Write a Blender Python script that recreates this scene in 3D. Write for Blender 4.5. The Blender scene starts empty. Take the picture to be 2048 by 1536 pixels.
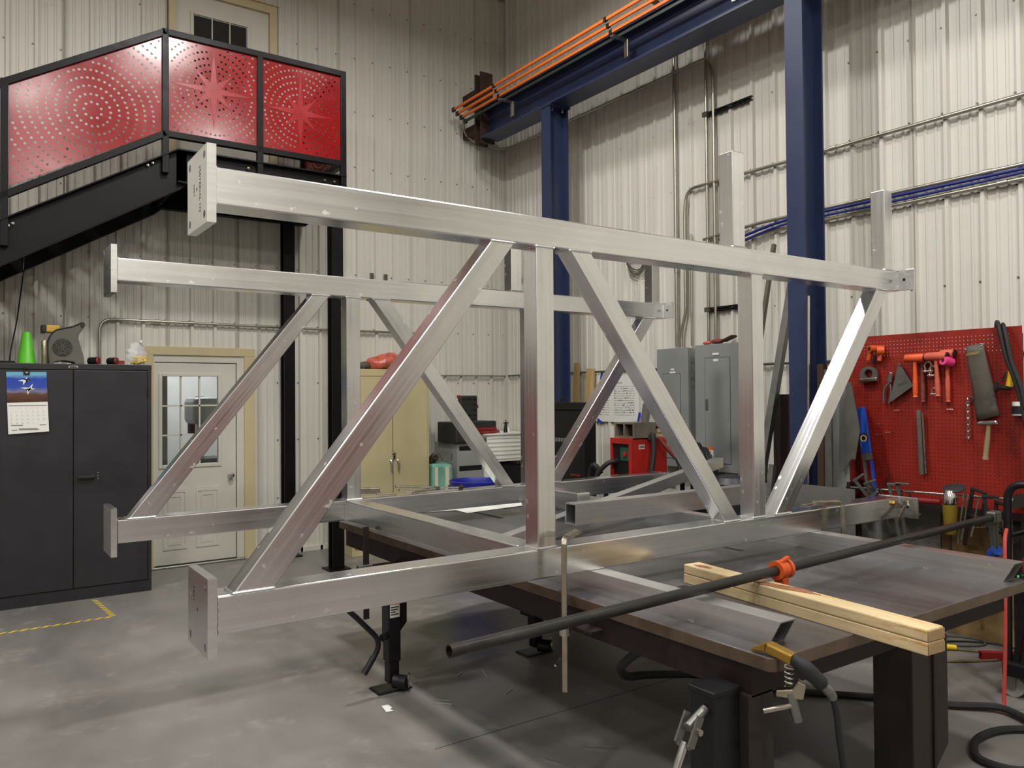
import bpy, bmesh, math, random
from mathutils import Vector as V, Matrix, geometry
random.seed(7)
SC = bpy.context.scene
COL = SC.collection
R = math.radians
# ------------------------------------------------------------------ camera, world, lights, exposure
cam = bpy.data.cameras.new('camera'); camo = bpy.data.objects.new('camera', cam); COL.objects.link(camo)
cam.sensor_fit = 'HORIZONTAL'; cam.sensor_width = 36.0; cam.lens = 36.0 * 1582.8 / 2048; cam.clip_start = 0.05
_y, _p, _r = R(34.789), R(0.899), R(-0.449)
_f = V((math.sin(_y)*math.cos(_p), math.cos(_y)*math.cos(_p), math.sin(_p)))
_r0 = V((math.cos(_y), -math.sin(_y), 0)); _u0 = _r0.cross(_f)
_rt = _r0*math.cos(_r) + _u0*math.sin(_r); _up = _u0*math.cos(_r) - _r0*math.sin(_r)
_m = Matrix((_rt, _up, -_f)).transposed().to_4x4(); _m.translation = (0, 0, 1.72)
camo.matrix_world = _m; SC.camera = camo
vs = SC.view_settings
vs.view_transform = 'Standard'; vs.look = 'None'; vs.gamma = 1.0; vs.use_curve_mapping = False; vs.exposure = -0.70
SC.cycles.use_denoising = True; SC.cycles.use_adaptive_sampling = True; SC.cycles.adaptive_threshold = 0.015; SC.cycles.adaptive_min_samples = 16
SC.cycles.max_bounces = 6; SC.cycles.diffuse_bounces = 4; SC.cycles.glossy_bounces = 4; SC.cycles.transmission_bounces = 5; SC.cycles.transparent_max_bounces = 8
SC.cycles.caustics_reflective = False; SC.cycles.caustics_refractive = False
SC.cycles.sample_clamp_indirect = 4.0
wd = bpy.data.worlds.new('world'); SC.world = wd; wd.use_nodes = True
wd.node_tree.nodes['Background'].inputs[0].default_value = (0.6, 0.62, 0.66, 1); wd.node_tree.nodes['Background'].inputs[1].default_value = 0.02
LAMPS = [  # high bay lamps of the shop, hung below the roof: x, y, z, watts, size
    (3.65, 5.55, 6.25, 70, 0.42), (2.0, 4.42, 6.25, 270, 0.42), (-2.2, 5.2, 6.25, 170, 0.5), (3.6, 0.4, 6.25, 190, 0.5), (0.8, 1.7, 6.25, 130, 0.5),
    (-2.0, 0.4, 6.25, 180, 0.5), (1.4, -3.2, 6.25, 300, 0.5), (-4.6, -2.6, 6.25, 240, 0.5), (-5.6, 3.0, 6.25, 190, 0.5)]
for x, y, z, w, s in LAMPS:
    l = bpy.data.lights.new('high_bay_lamp_light', 'AREA'); l.energy = w; l.shape = 'DISK'; l.size = s; l.color = (1.0, 0.98, 0.947)
    lo = bpy.data.objects.new('high_bay_lamp_light', l); COL.objects.link(lo); lo.location = (x, y, z)
# ------------------------------------------------------------------ materials
def lin(c):
    def g(v):
        v /= 255.0
        return v/12.92 if v <= 0.04045 else ((v+0.055)/1.055)**2.4
    return (g(c[0]), g(c[1]), g(c[2]), 1.0)
MATS = {}
def N(nt, t, **kw):
    n = nt.nodes.new(t)
    for k, v in kw.items():
        if k in n.inputs: n.inputs[k].default_value = v
        else: setattr(n, k, v)
    return n
def M(name, col, rough=0.5, metal=0.0, var=0.10, scale=6.0, rvar=0.08, bump=0.0, bscale=80.0, stretch=(1, 1, 1),
      smap=False, spots=None, spot_scale=14.0, spot_amt=0.62, spec=0.5, coat=0.0, alpha=1.0, trans=0.0, emit=0.0):
    if name in MATS: return MATS[name]
    m = bpy.data.materials.new(name); m.use_nodes = True; nt = m.node_tree; L = nt.links
    b = nt.nodes['Principled BSDF']
    tc = N(nt, 'ShaderNodeTexCoord'); mp = N(nt, 'ShaderNodeMapping'); mp.inputs['Scale'].default_value = stretch
    L.new(tc.outputs['Object'], mp.inputs['Vector'])
    nz = N(nt, 'ShaderNodeTexNoise', Scale=scale, Detail=6.0, Roughness=0.62); L.new(mp.outputs[0], nz.inputs['Vector'])
    base = lin(col)
    rmp = N(nt, 'ShaderNodeValToRGB'); L.new(nz.outputs['Fac'], rmp.inputs[0])
    e = rmp.color_ramp.elements; e[0].position = 0.28; e[1].position = 0.72
    e[0].color = tuple(max(0, c*(1-var)) for c in base[:3])+(1,); e[1].color = tuple(min(1, c*(1+var)) for c in base[:3])+(1,)
    cout = rmp.outputs[0]
    if spots:
        n2 = N(nt, 'ShaderNodeTexNoise', Scale=spot_scale, Detail=5.0, Roughness=0.7); L.new((mp if smap else tc).outputs[0 if smap else 'Object'], n2.inputs['Vector'])
        r2 = N(nt, 'ShaderNodeValToRGB'); L.new(n2.outputs['Fac'], r2.inputs[0])
        r2.color_ramp.elements[0].position = spot_amt; r2.color_ramp.elements[1].position = min(1, spot_amt+0.09)
        mx = N(nt, 'ShaderNodeMix', data_type='RGBA'); L.new(r2.outputs[0], mx.inputs[0]); L.new(cout, mx.inputs[6]); mx.inputs[7].default_value = lin(spots)
        cout = mx.outputs[2]
    L.new(cout, b.inputs['Base Color'])
    mr = N(nt, 'ShaderNodeMapRange'); L.new(nz.outputs['Fac'], mr.inputs[0]); mr.inputs[1].default_value = 0.25; mr.inputs[2].default_value = 0.75
    mr.inputs[3].default_value = max(0.02, rough-rvar); mr.inputs[4].default_value = min(1, rough+rvar); L.new(mr.outputs[0], b.inputs['Roughness'])
    b.inputs['Metallic'].default_value = metal; b.inputs['Specular IOR Level'].default_value = spec; b.inputs['Coat Weight'].default_value = coat
    b.inputs['Coat Roughness'].default_value = 0.15
    b.inputs['Alpha'].default_value = alpha; b.inputs['Transmission Weight'].default_value = trans
    if emit: b.inputs['Emission Color'].default_value = base; b.inputs['Emission Strength'].default_value = emit
    if bump:
        n3 = N(nt, 'ShaderNodeTexNoise', Scale=bscale, Detail=4.0); L.new(mp.outputs[0], n3.inputs['Vector'])
        bp = N(nt, 'ShaderNodeBump', Strength=bump, Distance=0.01); L.new(n3.outputs['Fac'], bp.inputs['Height']); L.new(bp.outputs[0], b.inputs['Normal'])
    MATS[name] = m
    return m
M('wall_steel', (214, 211, 201), 0.42, 0, 0.035, 1.4, 0.06, spots=(196, 190, 176), spot_scale=2.3, spot_amt=0.66)
M('ceiling_white', (232, 229, 222), 0.6, 0, 0.03)
M('concrete', (124, 120, 116), 0.42, 0, 0.26, 1.3, 0.16, bump=0.05, bscale=35, stretch=(1, 0.4, 1), spots=(140, 136, 131), spot_scale=2.2, spot_amt=0.56, spec=0.5)
M('screw_head', (120, 112, 98), 0.4, 0.6)
M('door_cream', (206, 203, 190), 0.42, 0, 0.04, 3, spots=(150, 142, 122), spot_scale=30, spot_amt=0.74)
M('casing_tan', (198, 184, 143), 0.5, 0, 0.05)
M('weatherstrip', (110, 106, 92), 0.6)
M('chrome', (215, 215, 215), 0.18, 1.0, 0.04)
M('zinc', (165, 163, 155), 0.34, 1.0, 0.12)
M('conduit', (176, 172, 158), 0.36, 0.9, 0.10)
M('conduit_dark', (118, 116, 106), 0.42, 0.8, 0.12)
M('dark_glass', (26, 27, 28), 0.08, 0, 0.02, spec=0.8)
M('clear_glass', (235, 240, 242), 0.03, 0, 0.0, trans=1.0, rvar=0.0)
M('stair_black', (14, 14, 13), 0.42, 0.0, 0.25, 5, 0.1, spots=(38, 37, 36), spot_scale=9, spot_amt=0.7, spec=0.2)
M('rail_black', (15, 15, 15), 0.42, 0.0, 0.2, spec=0.2)
M('tread_grey', (70, 68, 66), 0.5, 0.5, 0.2)
M('panel_red', (140, 10, 16), 0.20, 0.0, 0.16, 2.5, 0.05, spec=0.55)
M('star_red', (152, 18, 25), 0.30, 0.0, 0.1, spec=0.5)
M('cabinet_charcoal', (43, 43, 46), 0.42, 0.1, 0.10, 4, spots=(66, 66, 68), spot_scale=25, spot_amt=0.7)
M('gap_black', (8, 8, 8), 0.7, 0, 0.1)
M('crane_blue', (36, 48, 80), 0.46, 0.0, 0.10, 3, 0.07, coat=0.1)
M('rust_brown', (72, 54, 42), 0.62, 0.35, 0.25, 8)
M('bar_orange', (232, 118, 42), 0.5, 0, 0.06)
M('rail_green', (46, 58, 48), 0.5)
M('plastic_black', (24, 24, 24), 0.45, 0, 0.15)
M('rubber_black', (32, 32, 33), 0.62, 0, 0.18, 20)
M('crane_yellow', (214, 176, 72), 0.5, 0, 0.1)
M('panel_grey', (142, 147, 144), 0.42, 0.1, 0.03, 3)
M('air_blue', (22, 38, 120), 0.4)
M('paper_white', (232, 231, 224), 0.7, 0, 0.02)
M('ink', (48, 46, 44), 0.7)
M('ink_grey', (122, 120, 116), 0.7)
M('tape_blue', (32, 62, 190), 0.55)
M('beige_paint', (196, 184, 142), 0.45, 0.05, 0.05, 4, spots=(168, 154, 112), spot_scale=22, spot_amt=0.72)
M('bag_red', (190, 92, 76), 0.28, 0, 0.25, 12, bump=0.5, bscale=18, coat=0.5)
M('clear_plastic', (236, 238, 236), 0.16, 0, 0.05, 20, alpha=0.34, bump=0.6, bscale=22)
M('plug_yellow', (238, 208, 40), 0.6, 0, 0.1)
M('cone_green', (96, 196, 44), 0.45, 0, 0.06)
M('blower_grey', (96, 92, 84), 0.5, 0, 0.08)
M('blower_yellow', (206, 166, 62), 0.5)
M('blower_dark', (38, 37, 36), 0.5)
M('tool_red', (128, 44, 44), 0.5)
M('bottle_clear', (220, 224, 226), 0.06, 0, 0.02, trans=0.9, rvar=0.02)
M('label_purple', (176, 150, 206), 0.5)
M('case_black', (44, 44, 42), 0.5, 0, 0.1)
M('case_red', (150, 36, 36), 0.45)
M('foam_white', (238, 236, 228), 0.6, 0, 0.02)
M('drawer_grey', (158, 160, 156), 0.42, 0.1, 0.05)
M('barrel_blue', (34, 44, 150), 0.38, 0, 0.08)
M('sack_green', (120, 176, 158), 0.5, 0, 0.15, 14)
M('sack_cream', (222, 214, 186), 0.5, 0, 0.08)
M('tarp_black', (14, 14, 15), 0.5, 0, 0.3, 9)
M('pine', (204, 182, 140), 0.6, 0, 0.20, 4, stretch=(7, 0.8, 9), smap=True, spots=(190, 146, 84), spot_scale=2.2, spot_amt=0.54)
M('pine_end', (168, 140, 98), 0.7, 0, 0.2, 20, spots=(110, 82, 54), spot_scale=16, spot_amt=0.6)
M('lumber', (186, 156, 106), 0.65, 0, 0.16, 4, stretch=(5, 5, 1))
M('lumber_bark', (142, 96, 66), 0.85, 0, 0.4, 40, bump=0.8, bscale=60)
M('plywood', (150, 122, 78), 0.7, 0, 0.30, 3, stretch=(1, 1, 3.5), spots=(104, 80, 48), spot_scale=5, spot_amt=0.6)
M('plywood_grey', (156, 154, 148), 0.65, 0, 0.12, 3, stretch=(1, 1, 3))
M('concrete_block', (112, 104, 92), 0.9, 0, 0.2, 20, bump=0.4)
M('welder_red', (178, 38, 30), 0.4, 0, 0.06)
M('pcb_green', (28, 92, 66), 0.5)
M('glove_red', (130, 62, 58), 0.85, 0, 0.25, 20, bump=0.5)
M('brass', (206, 160, 84), 0.3, 1.0)
M('bronze', (176, 140, 66), 0.36, 0.85, 0.15, 14)
M('steel_mill', (100, 97, 97), 0.38, 0.55, 0.42, 2.6, 0.16, stretch=(1.6, 0.35, 1), spots=(166, 161, 158), spot_scale=11, spot_amt=0.66)
M('steel_edge', (112, 96, 82), 0.42, 0.7, 0.35, 6)
M('steel_frame', (38, 25, 23), 0.58, 0.3, 0.35, 5, spots=(78, 56, 46), spot_scale=6, spot_amt=0.68)
M('steel_leg', (52, 44, 40), 0.5, 0.45, 0.4, 3.5, stretch=(1, 1, 0.4), spots=(104, 74, 46), spot_scale=5, spot_amt=0.68)
M('jack_black', (22, 22, 24), 0.42, 0.2, 0.2)
M('steel_grey', (128, 127, 122), 0.42, 0.8, 0.15, 8)
M('steel_bright', (190, 186, 174), 0.26, 1.0, 0.12, 12)
M('clamp_steel', (170, 162, 144), 0.30, 1.0, 0.18, 10)
M('pipe_black', (58, 56, 54), 0.44, 0.6, 0.35, 9, 0.12, stretch=(0.5, 4, 4), spots=(146, 136, 122), spot_scale=20, spot_amt=0.69)
M('clamp_orange', (214, 88, 34), 0.45, 0.1, 0.1)
M('peg_red', (142, 34, 22), 0.46, 0.1, 0.10, 3, spots=(118, 24, 17), spot_scale=3, spot_amt=0.55)
M('mallet_orange', (232, 92, 40), 0.5, 0, 0.08)
M('mallet_worn', (204, 92, 68), 0.62, 0, 0.16, 22, spots=(140, 74, 58), spot_scale=24, spot_amt=0.62)
M('pink_twine', (238, 62, 138), 0.75, 0, 0.1, 40)
M('nylon_dark', (84, 78, 68), 0.6, 0, 0.18, 9, bump=0.15, bscale=160)
M('print_yellow', (214, 178, 44), 0.6)
M('level_blue', (28, 68, 160), 0.4)
M('level_gold', (206, 184, 120), 0.4)
M('wood_handle', (150, 134, 98), 0.6, 0, 0.12)
M('tool_yellow', (236, 196, 30), 0.45)
M('grinder_olive', (118, 96, 22), 0.45, 0, 0.1)
M('blue_cap', (46, 88, 190), 0.5)
M('cord_red', (196, 74, 66), 0.55)
M('cord_grey', (84, 82, 74), 0.6)
M('cord_olive', (108, 100, 66), 0.6)
M('caster_grey', (168, 166, 160), 0.5)
M('lamp_red', (255, 96, 66), 0.4, emit=1.2)
M('lamp_green', (90, 220, 120), 0.4, emit=0.5)
M('added_maroon', (118, 58, 58), 0.5, 0, 0.06)  # for the unseen chests and doors added for reflections
M('tape_yellow', (226, 196, 60), 0.6, 0, 0.12, 30)
M('orange_print', (226, 120, 40), 0.6)
M('lamp_shell', (60, 60, 60), 0.5)
def make_alu(name, tint=(1.0, 1.0, 1.0), rough=0.26, scuff=0.63):
    m = bpy.data.materials.new(name); m.use_nodes = True; nt = m.node_tree; L = nt.links; b = nt.nodes['Principled BSDF']
    tc = N(nt, 'ShaderNodeTexCoord'); mp = N(nt, 'ShaderNodeMapping'); mp.inputs['Scale'].default_value = (0.35, 22, 22); L.new(tc.outputs['Object'], mp.inputs[0])
    br = N(nt, 'ShaderNodeTexNoise', Scale=3.0, Detail=5.0, Roughness=0.65); L.new(mp.outputs[0], br.inputs['Vector'])
    bl = N(nt, 'ShaderNodeTexNoise', Scale=3.4, Detail=4.0, Roughness=0.6); L.new(tc.outputs['Object'], bl.inputs['Vector'])
    sm = N(nt, 'ShaderNodeTexNoise', Scale=17.0, Detail=2.5, Roughness=0.5); L.new(tc.outputs['Object'], sm.inputs['Vector'])
    sr = N(nt, 'ShaderNodeValToRGB'); L.new(sm.outputs['Fac'], sr.inputs[0]); sr.color_ramp.elements[0].position = scuff; sr.color_ramp.elements[1].position = scuff+0.035
    cr = N(nt, 'ShaderNodeValToRGB'); L.new(bl.outputs['Fac'], cr.inputs[0]); e = cr.color_ramp.elements
    e[0].position = 0.3; e[1].position = 0.7; e[0].color = (0.78*tint[0], 0.785*tint[1], 0.79*tint[2], 1); e[1].color = (0.88*tint[0], 0.885*tint[1], 0.89*tint[2], 1)
    mx = N(nt, 'ShaderNodeMix', data_type='RGBA'); L.new(sr.outputs[0], mx.inputs[0]); L.new(cr.outputs[0], mx.inputs[6]); mx.inputs[7].default_value = (0.90, 0.89, 0.88, 1)
    st = N(nt, 'ShaderNodeMapRange'); L.new(br.outputs['Fac'], st.inputs[0]); st.inputs[1].default_value = 0.3; st.inputs[2].default_value = 0.7; st.inputs[3].default_value = 0.88; st.inputs[4].default_value = 1.05
    ml = N(nt, 'ShaderNodeMix', data_type='RGBA', blend_type='MULTIPLY'); ml.inputs[0].default_value = 1.0; L.new(mx.outputs[2], ml.inputs[6]); L.new(st.outputs[0], ml.inputs[7])
    L.new(ml.outputs[2], b.inputs['Base Color']); b.inputs['Metallic'].default_value = 1.0
    a1 = N(nt, 'ShaderNodeMapRange'); L.new(br.outputs['Fac'], a1.inputs[0]); a1.inputs[1].default_value = .25; a1.inputs[2].default_value = .75; a1.inputs[3].default_value = rough-0.04; a1.inputs[4].default_value = rough+0.06
    a2 = N(nt, 'ShaderNodeMath', operation='MULTIPLY_ADD'); L.new(sr.outputs[0], a2.inputs[0]); a2.inputs[1].default_value = 0.20; L.new(a1.outputs[0], a2.inputs[2]); L.new(a2.outputs[0], b.inputs['Roughness'])
    bp = N(nt, 'ShaderNodeBump', Strength=0.02, Distance=0.002); L.new(br.outputs['Fac'], bp.inputs['Height']); L.new(bp.outputs[0], b.inputs['Normal'])
    MATS[name] = m
make_alu('aluminium', rough=0.225, scuff=0.69); make_alu('aluminium_mill', (0.97, 0.96, 0.96), 0.34, 0.71); make_alu('weld_bead', (1.04, 1.04, 1.04), 0.26, 0.9); make_alu('aluminium_dull', (0.62, 0.62, 0.62), 0.40, 0.72)
# ------------------------------------------------------------------ mesh builder
class MB:
    def __init__(s): s.v = []; s.f = []
    def add(s, vs_, fs):
        n = len(s.v); s.v += [V(p) for p in vs_]; s.f += [tuple(i+n for i in q) for q in fs]; return s
    def box(s, x0, x1, y0, y1, z0, z1):
        return s.add([(x0,y0,z0),(x1,y0,z0),(x1,y1,z0),(x0,y1,z0),(x0,y0,z1),(x1,y0,z1),(x1,y1,z1),(x0,y1,z1)],
                     [(0,3,2,1),(4,5,6,7),(0,1,5,4),(1,2,6,5),(2,3,7,6),(3,0,4,7)])
    def loft(s, a, b):
        n = len(a)
        return s.add(list(a)+list(b), [tuple(range(n-1, -1, -1)), tuple(range(n, 2*n))]+[(i, (i+1) % n, n+(i+1) % n, n+i) for i in range(n)])
    def frame(s, p0, p1, up=(0, 0, 1)):
        p0, p1 = V(p0), V(p1); d = (p1-p0).normalized(); up = V(up)
        if abs(d.dot(up)) > 0.98: up = V((0, 1, 0)) if abs(d.y) < 0.9 else V((1, 0, 0))
        sd = d.cross(up).normalized(); return p0, p1, d, sd, sd.cross(d).normalized()
    def bar(s, p0, p1, w, h, up=(0, 0, 1), w1=None, h1=None):
        p0, p1, d, a, u = s.frame(p0, p1, up); w1 = w if w1 is None else w1; h1 = h if h1 is None else h1
        q = [(-1, -1), (1, -1), (1, 1), (-1, 1)]
        return s.loft([p0+a*(i*w/2)+u*(j*h/2) for i, j in q][::-1], [p1+a*(i*w1/2)+u*(j*h1/2) for i, j in q][::-1])
    def cyl(s, p0, p1, r, r1=None, n=16):
        p0, p1, d, a, u = s.frame(p0, p1); r1 = r if r1 is None else r1
        c = [(math.cos(2*math.pi*k/n), math.sin(2*math.pi*k/n)) for k in range(n)]
        return s.loft([p0+(a*x+u*y)*r for x, y in c][::-1], [p1+(a*x+u*y)*r1 for x, y in c][::-1])
    def pipe(s, p0, p1, r, ri, n=18):   # hollow
        p0, p1, d, a, u = s.frame(p0, p1); c = [a*math.cos(2*math.pi*k/n)+u*math.sin(2*math.pi*k/n) for k in range(n)]
        b = len(s.v); s.v += [p0+q*r for q in c]+[p1+q*r for q in c]+[p0+q*ri for q in c]+[p1+q*ri for q in c]
        for k in range(n):
            j = (k+1) % n
            s.f += [(b+k, b+n+k, b+n+j, b+j), (b+2*n+k, b+2*n+j, b+3*n+j, b+3*n+k), (b+k, b+j, b+2*n+j, b+2*n+k), (b+n+k, b+3*n+k, b+3*n+j, b+n+j)]
        return s
    def tube(s, pts, r, n=10, sm=0):
        P = smooth(pts, sm) if sm else [V(p) for p in pts]
        b = len(s.v); m = len(P); up = V((0, 0, 1)); pa = None
        for i in range(m):
            t = (P[min(i+1, m-1)]-P[max(i-1, 0)]).normalized()
            if pa is None:
                a = t.cross(up if abs(t.z) < 0.95 else V((1, 0, 0))).normalized()
            else:
                a = (pa-t*pa.dot(t)).normalized()
            pa = a; u = a.cross(t); rr = r[i*(len(r)-1)//max(1, m-1)] if isinstance(r, (list, tuple)) else r
            s.v += [P[i]+(a*math.cos(2*math.pi*k/n)+u*math.sin(2*math.pi*k/n))*rr for k in range(n)]
        for i in range(m-1):
            for k in range(n):
                j = (k+1) % n; s.f.append((b+i*n+k, b+i*n+j, b+(i+1)*n+j, b+(i+1)*n+k))
        s.f += [tuple(b+k for k in range(n))[::-1], tuple(b+(m-1)*n+k for k in range(n))]
        return s
    def lathe(s, prof, c, axis=(0, 0, 1), n=24):
        c = V(c); ax = V(axis).normalized(); a = ax.cross(V((1, 0, 0)) if abs(ax.x) < 0.9 else V((0, 1, 0))).normalized(); u = ax.cross(a)
        b = len(s.v); m = len(prof)
        for r, z in prof:
            s.v += [c+ax*z+(a*math.cos(2*math.pi*k/n)+u*math.sin(2*math.pi*k/n))*r for k in range(n)]
        for i in range(m-1):
            for k in range(n):
                j = (k+1) % n; s.f.append((b+i*n+k, b+i*n+j, b+(i+1)*n+j, b+(i+1)*n+k))
        s.f += [tuple(b+k for k in range(n))[::-1], tuple(b+(m-1)*n+k for k in range(n))]
        return s
    def ext(s, poly, o, u, w, nrm, t):   # poly in (u,w), extruded t along nrm
        o, u, w, nrm = V(o), V(u), V(w), V(nrm)
        A = [o+u*x+w*y for x, y in poly]; B = [p+nrm*t for p in A]
        return s.loft(A, B)
    def sphere(s, c, r, n=14, m=8, sc=(1, 1, 1)):
        c = V(c); prof = []
        b = len(s.v)
        for i in range(m+1):
            th = math.pi*i/m
            s.v += [c+V((math.sin(th)*math.cos(2*math.pi*k/n)*sc[0], math.sin(th)*math.sin(2*math.pi*k/n)*sc[1], math.cos(th)*sc[2]))*r for k in range(n)]
        for i in range(m):
            for k in range(n):
                j = (k+1) % n; s.f.append((b+i*n+k, b+(i+1)*n+k, b+(i+1)*n+j, b+i*n+j))
        return s
    def torus(s, c, R_, r, axis=(0, 0, 1), n=24, m=8, arc=1.0, ph=0):
        c = V(c); ax = V(axis).normalized(); a = ax.cross(V((1, 0, 0)) if abs(ax.x) < 0.9 else V((0, 1, 0))).normalized(); u = ax.cross(a)
        k = n if arc < 1 else n-1
        pts = [c+(a*math.cos(ph+2*math.pi*arc*i/n)+u*math.sin(ph+2*math.pi*arc*i/n))*R_ for i in range(n+1)]
        return s.tube(pts, r, m)
def smooth(pts, k):
    P = [V(p) for p in pts]; out = []
    for i in range(len(P)-1):
        a = P[max(i-1, 0)]; b = P[i]; c = P[i+1]; d = P[min(i+2, len(P)-1)]
        for j in range(k):
            t = j/k
            out.append(0.5*((2*b)+(c-a)*t+(2*a-5*b+4*c-d)*t*t+(3*b-a-3*c+d)*t**3))
    return out+[P[-1]]
def fillet(pts, r, k=5):   # polyline with rounded corners
    P = [V(p) for p in pts]; out = [P[0]]
    for i in range(1, len(P)-1):
        a, b, c = P[i-1], P[i], P[i+1]; q = min(r, (a-b).length*0.49, (c-b).length*0.49)
        p0 = b+(a-b).normalized()*q; p1 = b+(c-b).normalized()*q
        out += [p0.lerp(b, t).lerp(b.lerp(p1, t), t) for t in [j/k for j in range(k+1)]]
    return out+[P[-1]]
WP = {}
def props(o, label, cat, group, kind):
    if label: o['label'] = label
    if cat: o['category'] = cat
    if group: o['group'] = group
    if kind: o['kind'] = kind
def T(name, label, cat, loc, group=None, kind=None):
    e = bpy.data.objects.new(name, None); COL.objects.link(e); e.location = loc; e.empty_display_size = 0.1
    props(e, label, cat, group, kind); WP[e.name] = V(loc); return e
def O(name, mb, mat, parent=None, label=None, cat=None, group=None, kind=None, sm=False, bev=0.0, seg=2, solid=0.0, org=None):
    vs_ = mb.v
    if parent is not None: w = WP[parent.name]
    elif org is not None: w = V(org)
    else:
        w = V(((min(p.x for p in vs_)+max(p.x for p in vs_))/2, (min(p.y for p in vs_)+max(p.y for p in vs_))/2, min(p.z for p in vs_)))
    me = bpy.data.meshes.new(name); me.from_pydata([tuple(p-w) for p in vs_], [], mb.f); me.update()
    bm = bmesh.new(); bm.from_mesh(me); bmesh.ops.recalc_face_normals(bm, faces=bm.faces); bm.to_mesh(me); bm.free()
    me.materials.append(MATS[mat])
    if sm:
        me.polygons.foreach_set('use_smooth', [True]*len(me.polygons)); me.set_sharp_from_angle(angle=R(38))
    o = bpy.data.objects.new(name, me); COL.objects.link(o)
    if parent is not None: o.parent = parent; WP[o.name] = w
    else: o.location = w; WP[o.name] = w
    if bev:
        b = o.modifiers.new('bevel', 'BEVEL'); b.width = bev; b.segments = seg; b.limit_method = 'ANGLE'; b.angle_limit = R(40); b.harden_normals = False
    if solid:
        s = o.modifiers.new('thickness', 'SOLIDIFY'); s.thickness = solid; s.offset = 0
    props(o, label, cat, group, kind)
    return o
def share(name, src, delta, parent):   # a copy of a part that shares its mesh, moved by delta
    o = src.copy(); o.name = name; COL.objects.link(o); o.parent = parent; o.location = V(src.location)+V(delta); WP[o.name] = WP[parent.name]+V(delta); return o
def text_mb(s, size, o, u, w, align='LEFT', thick=0.0006):
    cu = bpy.data.curves.new('t', 'FONT'); cu.body = s; cu.size = size; cu.align_x = align; cu.resolution_u = 2
    ob = bpy.data.objects.new('t', cu); COL.objects.link(ob); dg = bpy.context.evaluated_depsgraph_get()
    me = bpy.data.meshes.new_from_object(ob.evaluated_get(dg)); mb = MB(); o, u, w = V(o), V(u), V(w)
    mb.add([o+u*v.co.x+w*v.co.y for v in me.vertices], [tuple(p.vertices) for p in me.polygons])
    bpy.data.objects.remove(ob); bpy.data.curves.remove(cu); bpy.data.meshes.remove(me)
    return mb
def member(name, pts8, axis, mat, parent, bev=0.004):
    """eight corners (4 at one end, 4 at the other) of a tube; mesh is laid along its own local X so that the grain follows it"""
    a, b = pts8[:4], pts8[4:]
    p0 = sum((V(p) for p in a), V())/4; p1 = sum((V(p) for p in b), V())/4
    d = (p1-p0).normalized(); y = V((0, 1, 0)) if abs(d.y) < 0.9 else V((0, 0, 1)); z = d.cross(y).normalized(); y = z.cross(d)
    M3 = Matrix((d, y, z)).transposed(); inv = M3.transposed()
    me = bpy.data.meshes.new(name)
    me.from_pydata([tuple(inv @ (V(p)-p0)) for p in list(a)+list(b)], [], [(3, 2, 1, 0), (4, 5, 6, 7)]+[(i, (i+1) % 4, 4+(i+1) % 4, 4+i) for i in range(4)])
    bm = bmesh.new(); bm.from_mesh(me); bmesh.ops.recalc_face_normals(bm, faces=bm.faces); bm.to_mesh(me); bm.free()
    me.materials.append(MATS[mat]); o = bpy.data.objects.new(name, me); COL.objects.link(o)
    if parent: o.parent = parent; w = WP[parent.name]
    else: w = V()
    o.matrix_basis = Matrix.Translation(p0-w) @ M3.to_4x4(); WP[o.name] = p0
    if bev:
        m = o.modifiers.new('bevel', 'BEVEL'); m.width = bev; m.segments = 2; m.limit_method = 'ANGLE'
    return o
def xbox(x0, x1, y0, y1, z0, z1, ax='x'):
    if ax == 'x': return [(x0,y0,z0),(x0,y1,z0),(x0,y1,z1),(x0,y0,z1),(x1,y0,z0),(x1,y1,z0),(x1,y1,z1),(x1,y0,z1)]
    if ax == 'y': return [(x0,y0,z0),(x0,y0,z1),(x1,y0,z1),(x1,y0,z0),(x0,y1,z0),(x0,y1,z1),(x1,y1,z1),(x1,y1,z0)]
    return [(x0,y0,z0),(x1,y0,z0),(x1,y1,z0),(x0,y1,z0),(x0,y0,z1),(x1,y0,z1),(x1,y1,z1),(x0,y1,z1)]
def bend(p0, p1, p2): return fillet([p0, p1, p2], 0.15)
# ------------------------------------------------------------------ the setting
XW, YW, XL, YB, ZC = 5.93, 8.678, -9.0, -5.5, 7.05
fl = O('floor', MB().box(XL, 6.3, YB, 12.0, -0.12, 0.0), 'concrete', kind='structure', org=(0, 0, 0))
O('floor_joint', MB().box(1.9, 5.9, 3.418, 3.422, -0.001, 0.0006), 'gap_black', fl)
O('ceiling', MB().box(XL, 6.3, YB, YW+0.3, ZC, ZC+0.1), 'ceiling_white', kind='structure')
O('wall_left', MB().box(XL-0.1, XL, YB, YW, 0, ZC), 'wall_steel', kind='structure')
O('wall_front', MB().box(XL, 6.3, YB-0.1, YB, 0, ZC), 'wall_steel', kind='structure')
for k, (x0, x1) in enumerate(((-2.55, -0.55), (-4.7, -2.65))):  # unseen chests, added for the maroon reflected in the aluminium
    e = T('added_tool_chest', 'large maroon rolling tool chest added unseen left of the frame for reflections, %s one' % ('nearer' if k == 0 else 'farther'), 'tool chest', ((x0+x1)/2, 6.9, 0), 'added maroon tool chests')
    O('body', MB().box(x0, x1, 6.55, 7.25, 0.12, 1.75), 'added_maroon', e, bev=0.01)
    for i in range(6): O('drawer', MB().box(x0+0.04, x1-0.04, 6.53, 6.55, 0.2+0.25*i, 0.43+0.25*i), 'added_maroon', e, bev=0.006)
    for x in (x0+0.15, x1-0.15): O('wheel', MB().cyl((x-0.03, 6.9, 0.06), (x+0.03, 6.9, 0.06), 0.06), 'rubber_black', e)
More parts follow.
